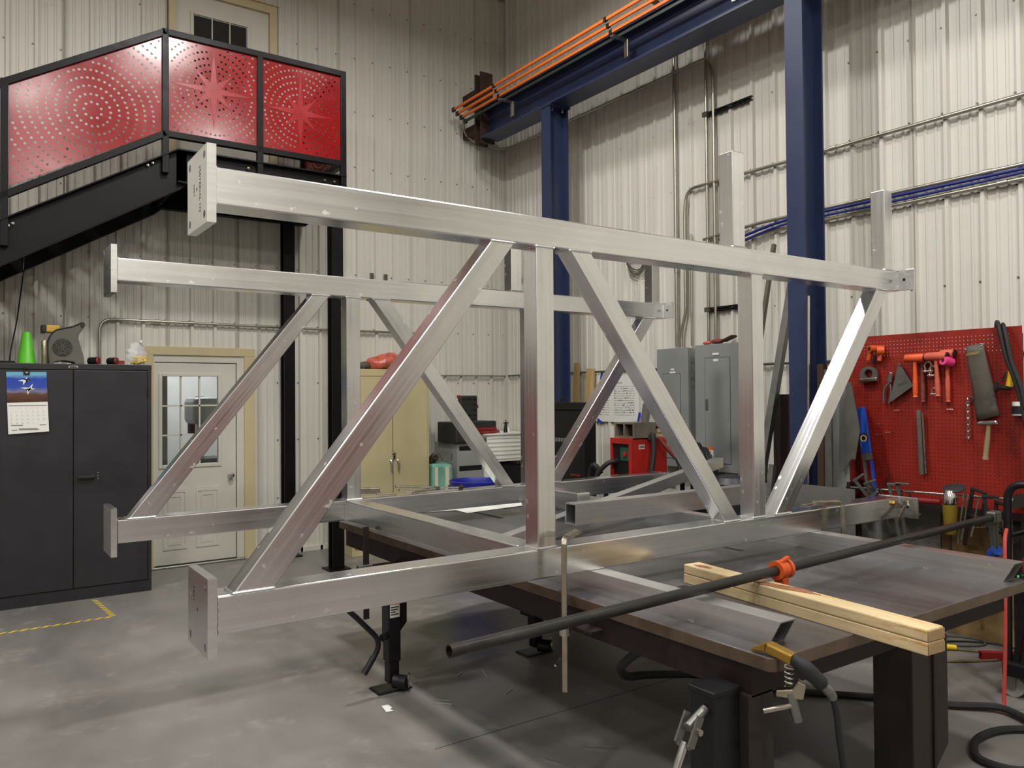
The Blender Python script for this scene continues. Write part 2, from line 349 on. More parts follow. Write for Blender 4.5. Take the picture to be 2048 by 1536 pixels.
e = T('added_rack', 'dark steel stock rack added unseen behind the camera for reflections', 'rack', (-1.0, -4.9, 0))  # unseen rack, added to vary what the aluminium reflects
for x in (-3.4, -1.9, -0.4, 1.1): O('upright', MB().box(x, x+0.1, -5.1, -4.6, 0, 3.0), 'steel_frame', e)
for z in (0.35, 1.0, 1.65, 2.3): O('shelf', MB().box(-3.5, 1.3, -5.1, -4.6, z, z+0.06), 'steel_frame', e)
for k in range(14): O('stock_bar', MB().box(-3.5+0.1*(k % 3), 1.2-0.3*(k % 4), -5.05+0.03*k, -5.02+0.03*k, 0.41+0.65*(k % 4), 0.45+0.65*(k % 4)+0.05*(k % 3)), 'steel_grey', e)
O('added_door_3', MB().box(XL+0.01, XL+0.09, -1.5, 5.5, 0, 3.6), 'added_maroon', kind='structure')  # unseen door, added to give the metal a maroon reflection
O('added_door_4', MB().box(2.2, 5.4, YB+0.01, YB+0.09, 0, 2.6), 'added_maroon', kind='structure')  # added out of view so the aluminium mirrors some maroon
for i, (x, y, z, w_, s_) in enumerate(LAMPS):
    e = T('high_bay_lamp', 'round high bay lamp hanging out of frame '+['above the rear truss beam', 'above the truss middle', 'left of the stairs', 'right of the camera', 'above the camera', 'left of the camera', 'behind the camera', 'far behind the camera on the left', 'far left of the camera'][i], 'lamp', (x, y, z), 'high bay lamps')
    O('lamp_shell', MB().lathe([(0.02, 0.30), (0.10, 0.28), (0.12, 0.12), (s_*0.55, 0.05), (s_*0.56, 0.012), (s_*0.545, 0.012), (s_*0.5, 0.05)], (x, y, z), n=20), 'lamp_shell', e, sm=True)
    O('cable', MB().cyl((x, y, z+0.3), (x, y, ZC), 0.01, n=8), 'plastic_black', e)
def rib_profile(a, b, ribs, flip=1):
    """(position, depth) samples of a ribbed steel sheet between a and b"""
    pts = [(a, 0.0), (b, 0.0)]
    for r in ribs:
        for dx, h in ((-0.026, 0), (-0.014, 0.030), (0.012, 0.030), (0.0155, 0)): pts.append((r+dx, h))
        for c in (0.078, 0.155):
            for dx, h in ((-0.014, 0), (-0.008, 0.008), (0.008, 0.008), (0.014, 0)): pts.append((r+c+dx, h))
    pts = sorted(p for p in pts if a-1e-6 <= p[0] <= b+1e-6)
    return pts
def sheet(name, a, b, z0, z1, ribs, axis, parent):
    pr = rib_profile(a, b, ribs); mb = MB()
    if axis == 'x': mb.v = [V((p, YW-h, z)) for z in (z0, z1) for p, h in pr]
    else: mb.v = [V((XW-h, p, z)) for z in (z0, z1) for p, h in pr]
    n = len(pr); mb.f = [(i, i+1, n+i+1, n+i) for i in range(n-1)]
    return O(name, mb, 'wall_steel', parent)
RP, RP2 = 0.2326, 0.2463
ribsX = [3.5618+0.032+RP*k for k in range(-54, 12)]
ribsY = [7.136-0.034-RP2*k for k in range(-6, 58)]
wb = T('wall_back', None, None, (0, YW, 0), kind='structure')
seams = [-9.0]+[3.5618+0.032+RP*4*k-0.005 for k in range(-13, 3)]+[5.93]
for a, b in zip(seams, seams[1:]):
    cuts = [(a, b, 0.0)]
    D0, D1, DZ = 1.57, 2.44, 2.13
    if a < D1 and b > D0:
        cuts = []
        if a < D0: cuts.append((a, D0, 0.0))
        cuts.append((max(a, D0), min(b, D1), DZ))
        if b > D1: cuts.append((D1, b, 0.0))
    for c0, c1, z0 in cuts: sheet('wall_panel', c0, c1, z0, ZC, ribsX, 'x', wb)
O('corner_trim', MB().box(XW-0.045, XW-0.001, YW-0.045, YW-0.001, 0, ZC), 'wall_steel', wb)
O('base_trim', MB().box(2.62, XW, YW-0.03, YW-0.001, 0.0, 0.05), 'wall_steel', wb)
O('top_trim', MB().box(XL, XW, YW-0.06, YW, ZC-0.07, ZC), 'wall_steel', wb)
wr = T('wall_right', None, None, (XW, 0, 0), kind='structure')
ys = [8.678]+[7.136-0.034-RP2*4*k for k in range(0, 13)]+[YB]
for b, a in zip(ys, ys[1:]): sheet('wall_panel', a, b, 0.0, ZC, ribsY, 'y', wr)
O('top_trim', MB().box(XW-0.06, XW, YB, YW, ZC-0.07, ZC), 'wall_steel', wr)
def screws(mb, pts, nrm):
    for p in pts: mb.cyl(V(p), V(p)+V(nrm)*0.007, 0.0075, n=6)
mb = MB(); rows = [0.62, 1.26, 1.892, 2.5276, 3.1637, 3.80, 4.4362, 5.0906, 5.7259, 6.37]
screws(mb, [(3.5618+RP*k, YW-0.001, z) for k in range(-16, 11) for z in rows if not (1.45 < 3.5618+RP*k < 2.66 and z < 2.3) and not (1.7 < 3.5618+RP*k < 2.9 and 3.8 < z < 6.1)], (0, -1, 0))
O('screw_row', mb, 'screw_head', wb, kind='stuff')
mb = MB(); screws(mb, [(XW-0.001, 7.136-RP2*k, z-0.02) for k in range(-6, 24) for z in rows], (-1, 0, 0))
O('screw_row', mb, 'screw_head', wr, kind='stuff')
# --- room seen through the lower door
br = T('wall_backroom', None, None, (2.0, 9.9, 0), kind='structure')
O('backroom_lining', MB().box(0.4, 3.8, 11.3, 11.36, 0, 2.8).box(0.36, 0.42, 8.75, 11.3, 0, 2.8).box(3.78, 3.84, 8.75, 11.3, 0, 2.8).box(0.4, 3.8, 8.75, 11.3, 2.78, 2.84), 'ceiling_white', br)
l = bpy.data.lights.new('backroom_light', 'AREA'); l.energy = 45; l.size = 0.6; l.color = (0.93, 0.97, 1.0); lo = bpy.data.objects.new('backroom_light', l); COL.objects.link(lo); lo.location = (2.3, 10.3, 2.7)
e = T('drill_press', 'grey drill press standing behind the glazed lower door', 'machine', (2.35, 9.9, 0))
O('base', MB().box(2.1, 2.6, 9.65, 10.2, 0, 0.06), 'steel_grey', e, bev=0.01)
O('column', MB().cyl((2.35, 10.0, 0.06), (2.35, 10.0, 1.75), 0.05), 'steel_bright', e, sm=True)
O('head', MB().box(2.2, 2.52, 9.6, 10.15, 1.42, 1.74), 'drawer_grey', e, bev=0.06)
O('work_table', MB().box(2.15, 2.55, 9.55, 9.98, 0.98, 1.03), 'steel_grey', e, bev=0.01)
O('spindle', MB().cyl((2.36, 9.72, 1.42), (2.36, 9.72, 1.22), 0.035), 'steel_bright', e, sm=True)
O('motor', MB().cyl((2.35, 10.2, 1.6), (2.35, 10.2, 1.3), 0.09), 'plastic_black', e, sm=True)
e = T('plastic_curtain', 'pale blue strip curtain behind the glazed lower door', 'curtain', (1.6, 9.6, 0))
for k in range(5): O('strip', MB().box(1.18+k*0.15, 1.31+k*0.15, 9.6+0.01*(k % 2), 9.604+0.01*(k % 2), 0, 2.2), 'panel_grey', e)
# --- lower door
d1 = T('door_1', None, None, (2.0, YW, 0), kind='structure'); y0, y1 = 8.655, 8.70
cs = MB().box(1.502, 1.60, 8.63, 8.70, 0, 2.165).box(2.412, 2.604, 8.655, 8.70, 0, 2.165)
O('door_casing', MB().box(1.502, 1.585, 8.625, 8.70, 0, 2.17), 'casing_tan', d1, bev=0.004); O('door_casing', MB().box(2.49, 2.604, 8.625, 8.70, 0, 2.17), 'casing_tan', d1, bev=0.004)
O('door_casing', MB().box(1.502, 2.604, 8.625, 8.70, 2.17, 2.258), 'casing_tan', d1, bev=0.004)
O('door_frame', MB().box(2.415, 2.49, 8.645, 8.72, 0, 2.10).box(1.585, 1.597, 8.645, 8.72, 0, 2.10).box(1.585, 2.49, 8.645, 8.72, 2.10, 2.17), 'door_cream', d1)
O('weatherstrip', MB().box(2.407, 2.414, 8.66, 8.70, 0, 2.09).box(1.6, 2.41, 8.66, 8.70, 2.092, 2.10), 'weatherstrip', d1)
sl = O('door_slab', MB().box(1.598, 1.665, y0, y1, 0.03, 2.09).box(2.228, 2.406, y0, y1, 0.03, 2.09).box(1.665, 2.228, y0, y1, 1.955, 2.09).box(1.665, 2.228, y0, y1, 0.03, 1.04), 'door_cream', d1)
fr = MB()
for a, b, c, d in ((1.638, 1.672, 1.01, 1.987), (2.222, 2.256, 1.01, 1.987), (1.672, 2.222, 1.953, 1.987), (1.672, 2.222, 1.01, 1.046)): fr.box(a, b, y0-0.012, y1, c, d)
O('window_frame', fr, 'door_cream', sl, bev=0.004)
gx = [1.672+0.55/3*i for i in range(4)]; gz = [1.046+0.907/3*i for i in range(4)]
for i in range(3):
    for j in range(3): O('pane', MB().box(gx[i]+0.004, gx[i+1]-0.004, 8.672, 8.678, gz[j]+0.004, gz[j+1]-0.004), 'clear_glass', sl)
for i in (1, 2): O('muntin', MB().box(gx[i]-0.008, gx[i]+0.008, 8.662, 8.688, 1.046, 1.953), 'door_cream', sl)
for j in (1, 2): O('muntin', MB().box(1.672, 2.222, 8.662, 8.688, gz[j]-0.008, gz[j]+0.008), 'door_cream', sl)
for a, b in ((1.68, 1.91), (2.0, 2.23)):
    for k, t in ((0, 0.0), (1, 0.045)):
        O('panel_moulding', MB().box(a+t, b-t, y0-0.008+0.003*k, y0, 0.18+t, 0.22+t).box(a+t, b-t, y0-0.008+0.003*k, y0, 0.76-t, 0.80-t).box(a+t, a+0.02+t, y0-0.008+0.003*k, y0, 0.22+t, 0.76-t).box(b-0.02-t, b-t, y0-0.008+0.003*k, y0, 0.22+t, 0.76-t), 'door_cream', sl)
O('door_knob', MB().lathe([(0.03, 0), (0.03, 0.008), (0.012, 0.012), (0.012, 0.03), (0.027, 0.04), (0.03, 0.052), (0.024, 0.066), (0.004, 0.07)], (2.349, y0, 0.906), (0, -1, 0)), 'chrome', sl, sm=True)
O('threshold', MB().box(1.56, 2.5, 8.60, 8.72, 0, 0.022), 'zinc', d1, bev=0.006)
O('kick_gap', MB().box(1.598, 2.406, 8.66, 8.69, 0.022, 0.032), 'gap_black', d1)
# --- upper door
d2 = T('door_2', None, None, (2.29, YW, 3.88), kind='structure'); y0, y1 = 8.64, 8.677
O('door_casing', MB().box(1.732, 1.80, 8.60, 8.677, 3.88, 5.957).box(2.77, 2.852, 8.60, 8.677, 3.88, 5.957).box(1.732, 2.852, 8.60, 8.677, 5.957, 6.044), 'casing_tan', d2, bev=0.004)
O('drip_cap', MB().box(1.72, 2.865, 8.58, 8.677, 6.044, 6.058), 'casing_tan', d2)
sl = O('door_slab', MB().box(1.80, 2.77, y0, y1, 3.90, 5.957), 'door_cream', d2, bev=0.003)
O('window_frame', MB().box(1.947, 1.975, y0-0.02, y0+0.004, 4.72, 5.775).box(2.531, 2.559, y0-0.02, y0+0.004, 4.72, 5.775).box(1.975, 2.531, y0-0.02, y0+0.004, 5.747, 5.775).box(1.975, 2.531, y0-0.02, y0+0.004, 4.72, 4.75), 'door_cream', sl, bev=0.004)
for i in range(3):
    for j in range(3):
        O('pane', MB().box(1.983+0.183*i, 1.983+0.174+0.183*i, y0-0.006, y0-0.002, 4.76+0.33*j, 4.76+0.318+0.33*j), 'dark_glass', sl)
for i in (1, 2): O('muntin', MB().box(1.975+0.183*i, 1.986+0.183*i, y0-0.016, y0, 4.75, 5.747), 'door_cream', sl)
for j in (1, 2): O('muntin', MB().box(1.975, 2.531, y0-0.015, y0, 4.745+0.33*j, 4.757+0.33*j), 'door_cream', sl)
O('door_knob', MB().lathe([(0.03, 0), (0.012, 0.01), (0.012, 0.03), (0.03, 0.05), (0.004, 0.07)], (1.88, y0, 4.86), (0, -1, 0)), 'chrome', sl, sm=True)
# ------------------------------------------------------------------ staircase
st = T('staircase', 'black steel staircase and landing with red perforated railing panels', 'staircase', (1.57, 7.5, 0))
SL = 0.596; ZL = 3.95
def zs(x): return ZL-(1.57-x)*SL
def stringer(y, t, fl_):
    mb = MB()
    xb = -4.75
    mb.ext([(xb, zs(xb)), (1.57, ZL), (1.66, ZL), (1.66, ZL-0.30), (1.57+0.03, ZL-0.35), (xb+0.35, max(0.0, zs(xb+0.35)-0.365))], (0, y, 0), (1, 0, 0), (0, 0, 1), (0, 1, 0), t)
    q = 0.36   # flanges
    mb.ext([(xb, zs(xb)), (1.57, ZL), (1.57, ZL-0.014), (xb, zs(xb)-0.014)], (0, y+fl_, 0), (1, 0, 0), (0, 0, 1), (0, 1, 0), 0.075)
    mb.ext([(xb+0.35, zs(xb+0.35)-q), (1.6, zs(1.6)-q), (1.6, zs(1.6)-q-0.014), (xb+0.35, zs(xb+0.35)-q-0.014)], (0, y+fl_, 0), (1, 0, 0), (0, 0, 1), (0, 1, 0), 0.075)
    return mb
O('stringer', stringer(7.50, 0.012, -0.065), 'stair_black', st, bev=0.002); O('stringer', stringer(8.62, 0.012, -0.065), 'stair_black', st)
tr = None
for k in range(16):
    x = 1.35-k*0.29; z = zs(x)-0.10
    if tr is None:
        mb = MB().box(x-0.14, x+0.14, 7.515, 8.62, z-0.006, z).box(x-0.14, x-0.132, 7.515, 8.62, z-0.05, z).box(x+0.132, x+0.14, 7.515, 8.62, z-0.05, z)
        tr = O('tread', mb, 'tread_grey', st); zz = z
    else: share('tread', tr, (-k*0.29, 0, z-zz), st)
O('landing_deck', MB().box(1.58, 3.14, 7.515, 8.67, 3.86, 3.875), 'stair_black', st)
def channel_x(y, fl_): return MB().box(1.57, 3.155, y, y+0.012, 3.65, 3.95).box(1.57, 3.165, y+fl_, y+fl_+0.075, 3.938, 3.95).box(1.57, 3.165, y+fl_, y+fl_+0.075, 3.65, 3.662)
O('landing_channel', channel_x(7.50, -0.065), 'stair_black', st); O('landing_channel', channel_x(8.62, -0.065), 'stair_black', st)
O('landing_channel', MB().box(3.143, 3.155, 7.50, 8.66, 3.65, 3.95), 'stair_black', st); O('landing_channel', MB().box(1.60, 1.612, 7.50, 8.66, 3.65, 3.93), 'stair_black', st)
for x in (2.0, 2.4, 2.8): O('deck_joist', MB().box(x, x+0.05, 7.515, 8.62, 3.72, 3.86), 'stair_black', st)
O('support_column', MB().box(3.03, 3.15, 7.50, 7.515, 0, 3.65).box(3.03, 3.15, 7.605, 7.62, 0, 3.65).box(3.085, 3.095, 7.515, 7.605, 0, 3.65).box(2.98, 3.2, 7.45, 7.67, 0, 0.015), 'stair_black', st)
O('support_column', MB().box(2.86, 2.98, 8.43, 8.445, 0, 3.65).box(2.86, 2.98, 8.535, 8.55, 0, 3.65).box(2.915, 2.925, 8.445, 8.535, 0, 3.65).box(2.80, 3.04, 8.38, 8.6, 0, 0.015), 'stair_black', st)
PW = 0.055
def post(x, z0, z1, y=7.47): return MB().box(x-PW/2, x+PW/2, y-PW/2, y+PW/2, z0, z1)
for x, z0, z1 in ((0.27, 2.95, 4.29), (1.47, 3.72, 5.0), (2.305, 3.75, 4.99), (3.14, 3.75, 4.99)): O('rail_post', post(x, z0, z1), 'rail_black', st, bev=0.003)
def rail(x0, z0, x1, z1): return MB().bar((x0, 7.47, z0), (x1, 7.47, z1), PW, PW)
O('top_rail', rail(0.27-0.5, 4.265-0.5*SL, 1.47, 4.975), 'rail_black', st, bev=0.003); O('top_rail', rail(1.445, 4.975, 3.167, 4.975), 'rail_black', st, bev=0.003)
O('bottom_rail', rail(0.27-0.5, 3.36-0.5*SL, 1.47, 4.07), 'rail_black', st, bev=0.003); O('bottom_rail', rail(1.445, 4.07, 3.167, 4.07), 'rail_black', st, bev=0.003)
O('end_rail', MB().box(3.113, 3.167, 7.5, 8.62, 4.948, 5.002).box(3.113, 3.167, 7.5, 8.62, 4.043, 4.097).box(3.113, 3.167, 8.57, 8.625, 3.75, 5.0), 'rail_black', st)
mbb = [(0.30, 3.08), (0.33, 3.10), (1.33, 3.73), (1.37, 3.755), (2.2, 3.84), (2.33, 3.84), (2.95, 3.84), (3.05, 3.84)]
for x, z in mbb: O('bolt', MB().cyl((x, 7.50, z+0.04), (x, 7.475, z+0.04), 0.011, n=6).cyl((x, 7.475, z+0.04), (x, 7.455, z+0.04), 0.006, n=8), 'zinc', st)
def perf_panel(outline, centre, spacing, hole, pitch, skip, frame):
    """sheet with real round holes on rings about a centre; frame = (origin, u, w)"""
    o, u, w = (V(q) for q in frame)
    cx, cz = centre; holes = []
    inside = lambda x, z, m: all((bx-ax)*(z-az)-(bz-az)*(x-ax) > m*math.hypot(bx-ax, bz-az) for (ax, az), (bx, bz) in zip(outline, outline[1:]+outline[:1]))
    for k in range(1, 60):
        r = k*spacing; n = int(2*math.pi*r/pitch)
        if r > 2.2: break
        for i in range(n):
            a = 2*math.pi*i/n+k*0.35; x, z = cx+r*math.cos(a), cz+r*math.sin(a)
            if inside(x, z, hole*1.6) and not skip(x, z): holes.append((x, z))
    vs_ = [tuple(p) for p in outline]; es = [(i, (i+1) % len(outline)) for i in range(len(outline))]
    for x, z in holes:
        b = len(vs_); vs_ += [(x+hole*math.cos(2*math.pi*j/7), z+hole*math.sin(2*math.pi*j/7)) for j in range(7)]; es += [(b+j, b+(j+1) % 7) for j in range(7)]
    res = geometry.delaunay_2d_cdt([V(q) for q in vs_], es, [], 0, 1e-6)
    rv, rf = res[0], res[2]
    grid = {}
    for x, z in holes: grid.setdefault((int(x/0.1+50), int(z/0.1+50)), []).append((x, z))
    mb = MB(); mb.v = [o+u*q[0]+w*q[1] for q in rv]
    for f in rf:
        c0 = sum(rv[i][0] for i in f)/len(f); c1 = sum(rv[i][1] for i in f)/len(f)
        if not inside(c0, c1, -1e-4): continue
        gi, gj = int(c0/0.1+50), int(c1/0.1+50)
        if any((hx-c0)**2+(hz-c1)**2 < (hole*0.93)**2 for a in (-1, 0, 1) for b in (-1, 0, 1) for hx, hz in grid.get((gi+a, gj+b), ())): continue
        mb.f.append(tuple(f))
    return mb
XZ = ((0, 7.468, 0), (1, 0, 0), (0, 0, 1))
ol = [(0.30, 3.405+0.03), (1.44, 4.085), (1.44, 4.925), (0.30, 4.255)]
O('infill_panel', perf_panel(ol, (0.90, 4.165), 0.068, 0.0118, 0.043, lambda x, z: False, XZ), 'panel_red', st, solid=0.003)
def star(cx, cz, R_, r_, n, y, ph=0, long=()):
    pts = []
    for i in range(2*n):
        a = ph+math.pi*i/n; rad = (R_ if (i//2) % 2 == 0 else R_*0.62) if i % 2 == 0 else r_
        pts.append((cx+rad*math.cos(a), cz+rad*math.sin(a)))
    return MB().ext(pts, (0, y, 0), (1, 0, 0), (0, 0, 1), (0, -1, 0), 0.0025)
for x0, x1, cx, cz in ((1.50, 2.276, 1.885, 4.54), (2.333, 3.111, 2.70, 4.50)):
    ol = [(x0, 4.10), (x1, 4.10), (x1, 4.945), (x0, 4.945)]
    def skip(x, z, cx=cx, cz=cz): r = math.hypot(x-cx, z-cz); return r < 0.10 or (abs(x-cx) < 0.03 and r < 0.36) or (abs(z-cz) < 0.03 and r < 0.36)
    p = O('infill_panel', perf_panel(ol, (cx, cz), 0.058, 0.0105, 0.040, skip, XZ), 'panel_red', st, solid=0.003)
    O('compass_star', star(cx, cz, 0.36, 0.075, 8, 7.466, math.pi/2), 'star_red', p, label='paler eight-pointed compass star cut from perforated sheet')
ol = [(7.53, 4.10), (8.57, 4.10), (8.57, 4.945), (7.53, 4.945)]
O('infill_panel', perf_panel(ol, (8.05, 4.52), 0.056, 0.0085, 0.036, lambda x, z: False, ((3.14, 0, 0), (0, 1, 0), (0, 0, 1))), 'panel_red', st, solid=0.003)
# ------------------------------------------------------------------ crane runway
def wide_flange_col(x, y, w, d, z0, z1):   # flanges face -X / +X
    t = 0.016; return MB().box(x, x+t, y, y+w, z0, z1).box(x+d-t, x+d, y, y+w, z0, z1).box(x+t, x+d-t, y+w/2-0.006, y+w/2+0.006, z0, z1)
ZB = 4.88
for y, zt, lab in ((6.732, ZB, 'blue steel column standing under the end of the crane runway beam by the corner'), (3.611, 7.0, 'wide blue steel column standing between the electrical panels and the red pegboard')):
    e = T('crane_column', lab, 'column', (5.33, y+0.08, 0), 'blue crane runway columns')
    O('shaft', wide_flange_col(5.20, y, 0.155, 0.255, 0.02, zt if zt < 6 else ZB), 'crane_blue', e)
    if zt > 6: O('shaft_extension', wide_flange_col(5.20, y, 0.155, 0.255, ZB, 7.0), 'crane_blue', e)
    O('base_plate', MB().box(5.12, 5.53, y-0.1, y+0.26, 0, 0.02), 'crane_blue', e)
    if zt < 6:
        O('cap_plate', MB().box(5.19, 5.47, y-0.02, y+0.18, ZB-0.018, ZB), 'crane_blue', e)
        for dx in (0.06, 0.2): O('bolt', MB().cyl((5.2+dx, y+0.03, ZB-0.018), (5.2+dx, y+0.03, ZB-0.06), 0.012, n=6), 'zinc', e)
e = T('runway_beam', 'long blue steel crane runway beam under orange conductor bars', 'beam', (5.33, 5, ZB))
O('bottom_flange', MB().box(5.20, 5.46, 1.0, 8.12, ZB, ZB+0.018), 'crane_blue', e)
O('top_flange', MB().box(5.20, 5.46, 1.0, 8.12, ZB+0.36, ZB+0.378), 'crane_blue', e)
O('web', MB().box(5.322, 5.338, 1.0, 8.12, ZB+0.018, ZB+0.36), 'crane_blue', e)
O('crane_rail', MB().box(5.305, 5.355, 1.0, 8.12, ZB+0.378, ZB+0.44), 'rail_green', e)
e = T('beam_end_bracket', 'rusty brown steel bracket post holding the runway beam at the corner', 'bracket', (5.35, 8.35, 4.78))
O('bracket_post', MB().box(5.22, 5.40, 8.14, 8.156, 4.84, 5.72).box(5.22, 5.40, 8.264, 8.28, 4.84, 5.72).box(5.30, 5.315, 8.156, 8.264, 4.84, 5.72), 'rust_brown', e)
for z in (5.02, 5.45): O('bracket_arm', MB().box(5.27, 5.37, 8.28, 8.645, z, z+0.12), 'rust_brown', e)
O('bracket_plate', MB().box(5.21, 5.41, 8.122, 8.14, 4.84, 5.30), 'rust_brown', e)
nm = ['uppermost', 'second from the top', 'third from the top', 'lowest']
for k in range(4):
    x = 5.02+0.035*k; z = 5.30-0.052*k; y1 = 8.42-0.035*k
    e = T('conductor_bar', 'orange crane conductor bar above the blue beam, '+nm[k]+' of four' if k < 3 else 'dark green crane conductor bar above the blue beam, lowest of four', 'conductor bar', (x, 5, z), 'crane conductor bars')
    O('bar', MB().box(x-0.009, x+0.009, 1.0, y1, z-0.014, z+0.014), 'bar_orange' if k < 3 else 'rail_green', e)  # lowest bar coloured dark green, the others orange
    O('end_cap', MB().box(x-0.016, x+0.016, y1, y1+0.06, z-0.03, z+0.022), 'plastic_black', e, bev=0.004)
    for y in (7.55, 5.62, 4.35, 2.6): O('hanger_clip', MB().box(x-0.013, x+0.014, y-0.02, y+0.02, z-0.019, z+0.02), 'plastic_black', e)
for i, (y, lab) in enumerate(((7.40, 'nearest the corner'), (5.50, 'halfway along the beam'), (4.22, 'beside the wide blue column'))):
    e = T('bar_bracket', 'small galvanised hanger bracket clamped on the blue runway beam, '+lab, 'bracket', (5.2, y, 5.1), 'conductor bar brackets')
    O('arm', MB().box(4.99, 5.22, y-0.02, y+0.02, 5.085, 5.105), 'zinc', e); O('hook', MB().box(5.165, 5.195, y-0.025, y+0.025, 4.93, 5.105), 'zinc', e, bev=0.006)
e = T('crane_end_truck', 'yellow crane end truck riding on the runway beam at the top edge', 'crane', (5.33, 4.75, 5.33))
O('truck_frame', MB().box(5.25, 5.42, 4.1, 5.32, 5.41, 5.72), 'crane_yellow', e, bev=0.01)
for y in (4.35, 5.1): O('wheel', MB().cyl((5.29, y, 5.425), (5.37, y, 5.425), 0.1), 'steel_grey', e, sm=True)
# ------------------------------------------------------------------ steel table
HT = 0.85
tb = T('steel_table', 'long dark steel fabrication table under the aluminium truss', 'table', (3.1, 3.5, 0))
X0, X1, Y0, Y1 = 2.185, 4.06, 1.66, 5.32
c = 0.035
poly = []
for cx, cy, a0 in ((X0+c, Y0+c, 180), (X1-c, Y0+c, 270), (X1-c, Y1-c, 0), (X0+c, Y1-c, 90)):
    for k in range(6): a = R(a0+18*k); poly.append((cx+c*math.cos(a), cy+c*math.sin(a)))
tt = O('table_top', MB().ext(poly, (0, 0, HT-0.048), (1, 0, 0), (0, 1, 0), (0, 0, 1), 0.048), 'steel_mill', tb, bev=0.004)
tt.data.materials.append(MATS['steel_edge'])
for p_ in tt.data.polygons:
    if abs(p_.normal.z) < 0.5: p_.material_index = 1
O('apron', MB().box(X0+0.02, X0+0.03, Y0+0.10, Y1-0.1, HT-0.16, HT-0.048), 'steel_frame', tb); O('apron', MB().box(X1-0.03, X1-0.02, Y0+0.10, Y1-0.1, HT-0.16, HT-0.048), 'steel_frame', tb)
O('apron', MB().box(X0+0.03, X1-0.03, Y0+0.10, Y0+0.11, HT-0.16, HT-0.048), 'steel_frame', tb); O('apron', MB().box(X0+0.03, X1-0.03, Y1-0.11, Y1-0.10, HT-0.16, HT-0.048), 'steel_frame', tb)
for y in (2.5, 3.4, 4.3): O('cross_rib', MB().box(X0+0.03, X1-0.03, y, y+0.06, HT-0.14, HT-0.048), 'steel_frame', tb)
for x0, x1, y0, y1 in ((3.15, 3.19, 4.7, 5.15), (2.62, 2.72, 2.50, 2.54), (2.90, 2.945, 1.93, 2.30), (3.55, 3.59, 2.9, 3.4), (2.75, 2.79, 3.1, 3.6)):
    O('slot', MB().box(x0, x1, y0, y1, HT-0.02, HT+0.0006), 'gap_black', tb, label='dark slot in the table top')
def legbox(x, y, w, z0): return MB().loft([(x, y, z0), (x+w, y, z0+0.13), (x+w, y+w, z0+0.13), (x, y+w, z0)], [(x, y, HT-0.16), (x+w, y, HT-0.16), (x+w, y+w, HT-0.16), (x, y+w, HT-0.16)])
for x, y, w, d, z0, z1 in ((2.19, 1.76, 0.13, 0.15, 0.06, 0.12), (3.15, 1.72, 0.28, 0.17, 0.02, 0.24), (2.12, 4.36, 0.115, 0.115, 0.22, 0.35), (3.16, 4.36, 0.115, 0.115, 0.22, 0.35)):
    O('leg', MB().loft([(x, y, z0), (x+w, y, z1), (x+w, y+d, z1), (x, y+d, z0)], [(x, y, HT-0.15), (x+w, y, HT-0.15), (x+w, y+d, HT-0.15), (x, y+d, HT-0.15)]), 'steel_leg', tb, bev=0.004)
O('leg_flange', MB().box(3.30, 3.315, 1.712, 1.90, 0.16, HT-0.15), 'steel_frame', tb)
O('leg_brace', MB().box(2.10, 2.26, 4.38, 4.46, HT-0.2, HT-0.16), 'steel_frame', tb)
O('shelf_bracket', MB().box(2.12, 2.19, 2.50, 2.64, 0.735, 0.75), 'steel_frame', tb, bev=0.003)
def jack(x, y, ang, lab, crank=True):
    e = T('levelling_jack', lab, 'jack', (x, y, 0), 'jacks under the steel table')
    O('outer_tube', MB().box(x-0.04, x+0.04, y-0.04, y+0.04, 0.17, 0.64), 'jack_black', e, bev=0.006)
    O('inner_tube', MB().box(x-0.033, x+0.033, y-0.033, y+0.033, 0.045, 0.17), 'jack_black', e, bev=0.005)
    O('foot_plate', MB().loft([(x-0.11, y-0.055, 0.0), (x+0.11, y-0.055, 0), (x+0.11, y+0.09, 0), (x-0.11, y+0.09, 0)], [(x-0.10, y-0.05, 0.012), (x+0.10, y-0.05, 0.012), (x+0.10, y+0.08, 0.012), (x-0.10, y+0.08, 0.012)]), 'jack_black', e)
    O('swivel_hub', MB().cyl((x+0.0, y-0.03, 0.06), (x+0.05, y-0.09, 0.055), 0.042, n=14), 'jack_black', e, sm=True)
    O('pull_ring', MB().torus((x+0.075, y-0.07, 0.06), 0.04, 0.006, (0.8, -0.5, 0), arc=0.55, ph=-0.4), 'steel_bright', e, sm=True)
    O('warning_sticker', MB().box(x-0.03, x+0.032, y-0.0415, y-0.0405, 0.43, 0.53), 'paper_white', e)
    O('sticker_header', MB().box(x-0.03, x+0.032, y-0.0422, y-0.0412, 0.505, 0.53), 'orange_print', e)
    lt = MB()
    for k, wd in enumerate((0.05, 0.045, 0.03, 0.05)): lt.box(x-0.025, x-0.025+wd, y-0.0424, y-0.0414, 0.487-0.014*k, 0.494-0.014*k)
    O('lettering', lt, 'ink', e, kind='stuff')
    if crank:
        O('crank_handle', MB().tube([(x-0.30, y-0.06, 0.525)]+fillet([(x-0.245, y-0.06, 0.47), (x-0.09, y-0.06, 0.305), (x-0.185, y-0.06, 0.175)], 0.09, 7)+[(x-0.19, y-0.06, 0.168)], 0.0155, 12), 'jack_black', e, sm=True)
        O('handle_grip', MB().cyl((x-0.145, y-0.06, 0.232), (x-0.205, y-0.06, 0.147), 0.0185), 'plastic_black', e, sm=True)
        O('crank_boss', MB().cyl((x-0.04, y-0.02, 0.33), (x-0.085, y-0.055, 0.33), 0.022), 'jack_black', e, sm=True)
jack(2.085, 4.265, 0, 'black levelling jack with bent crank handle under the front truss beam')
jack(3.165, 4.30, 0, 'black levelling jack standing in the shadow under the middle of the table', False)
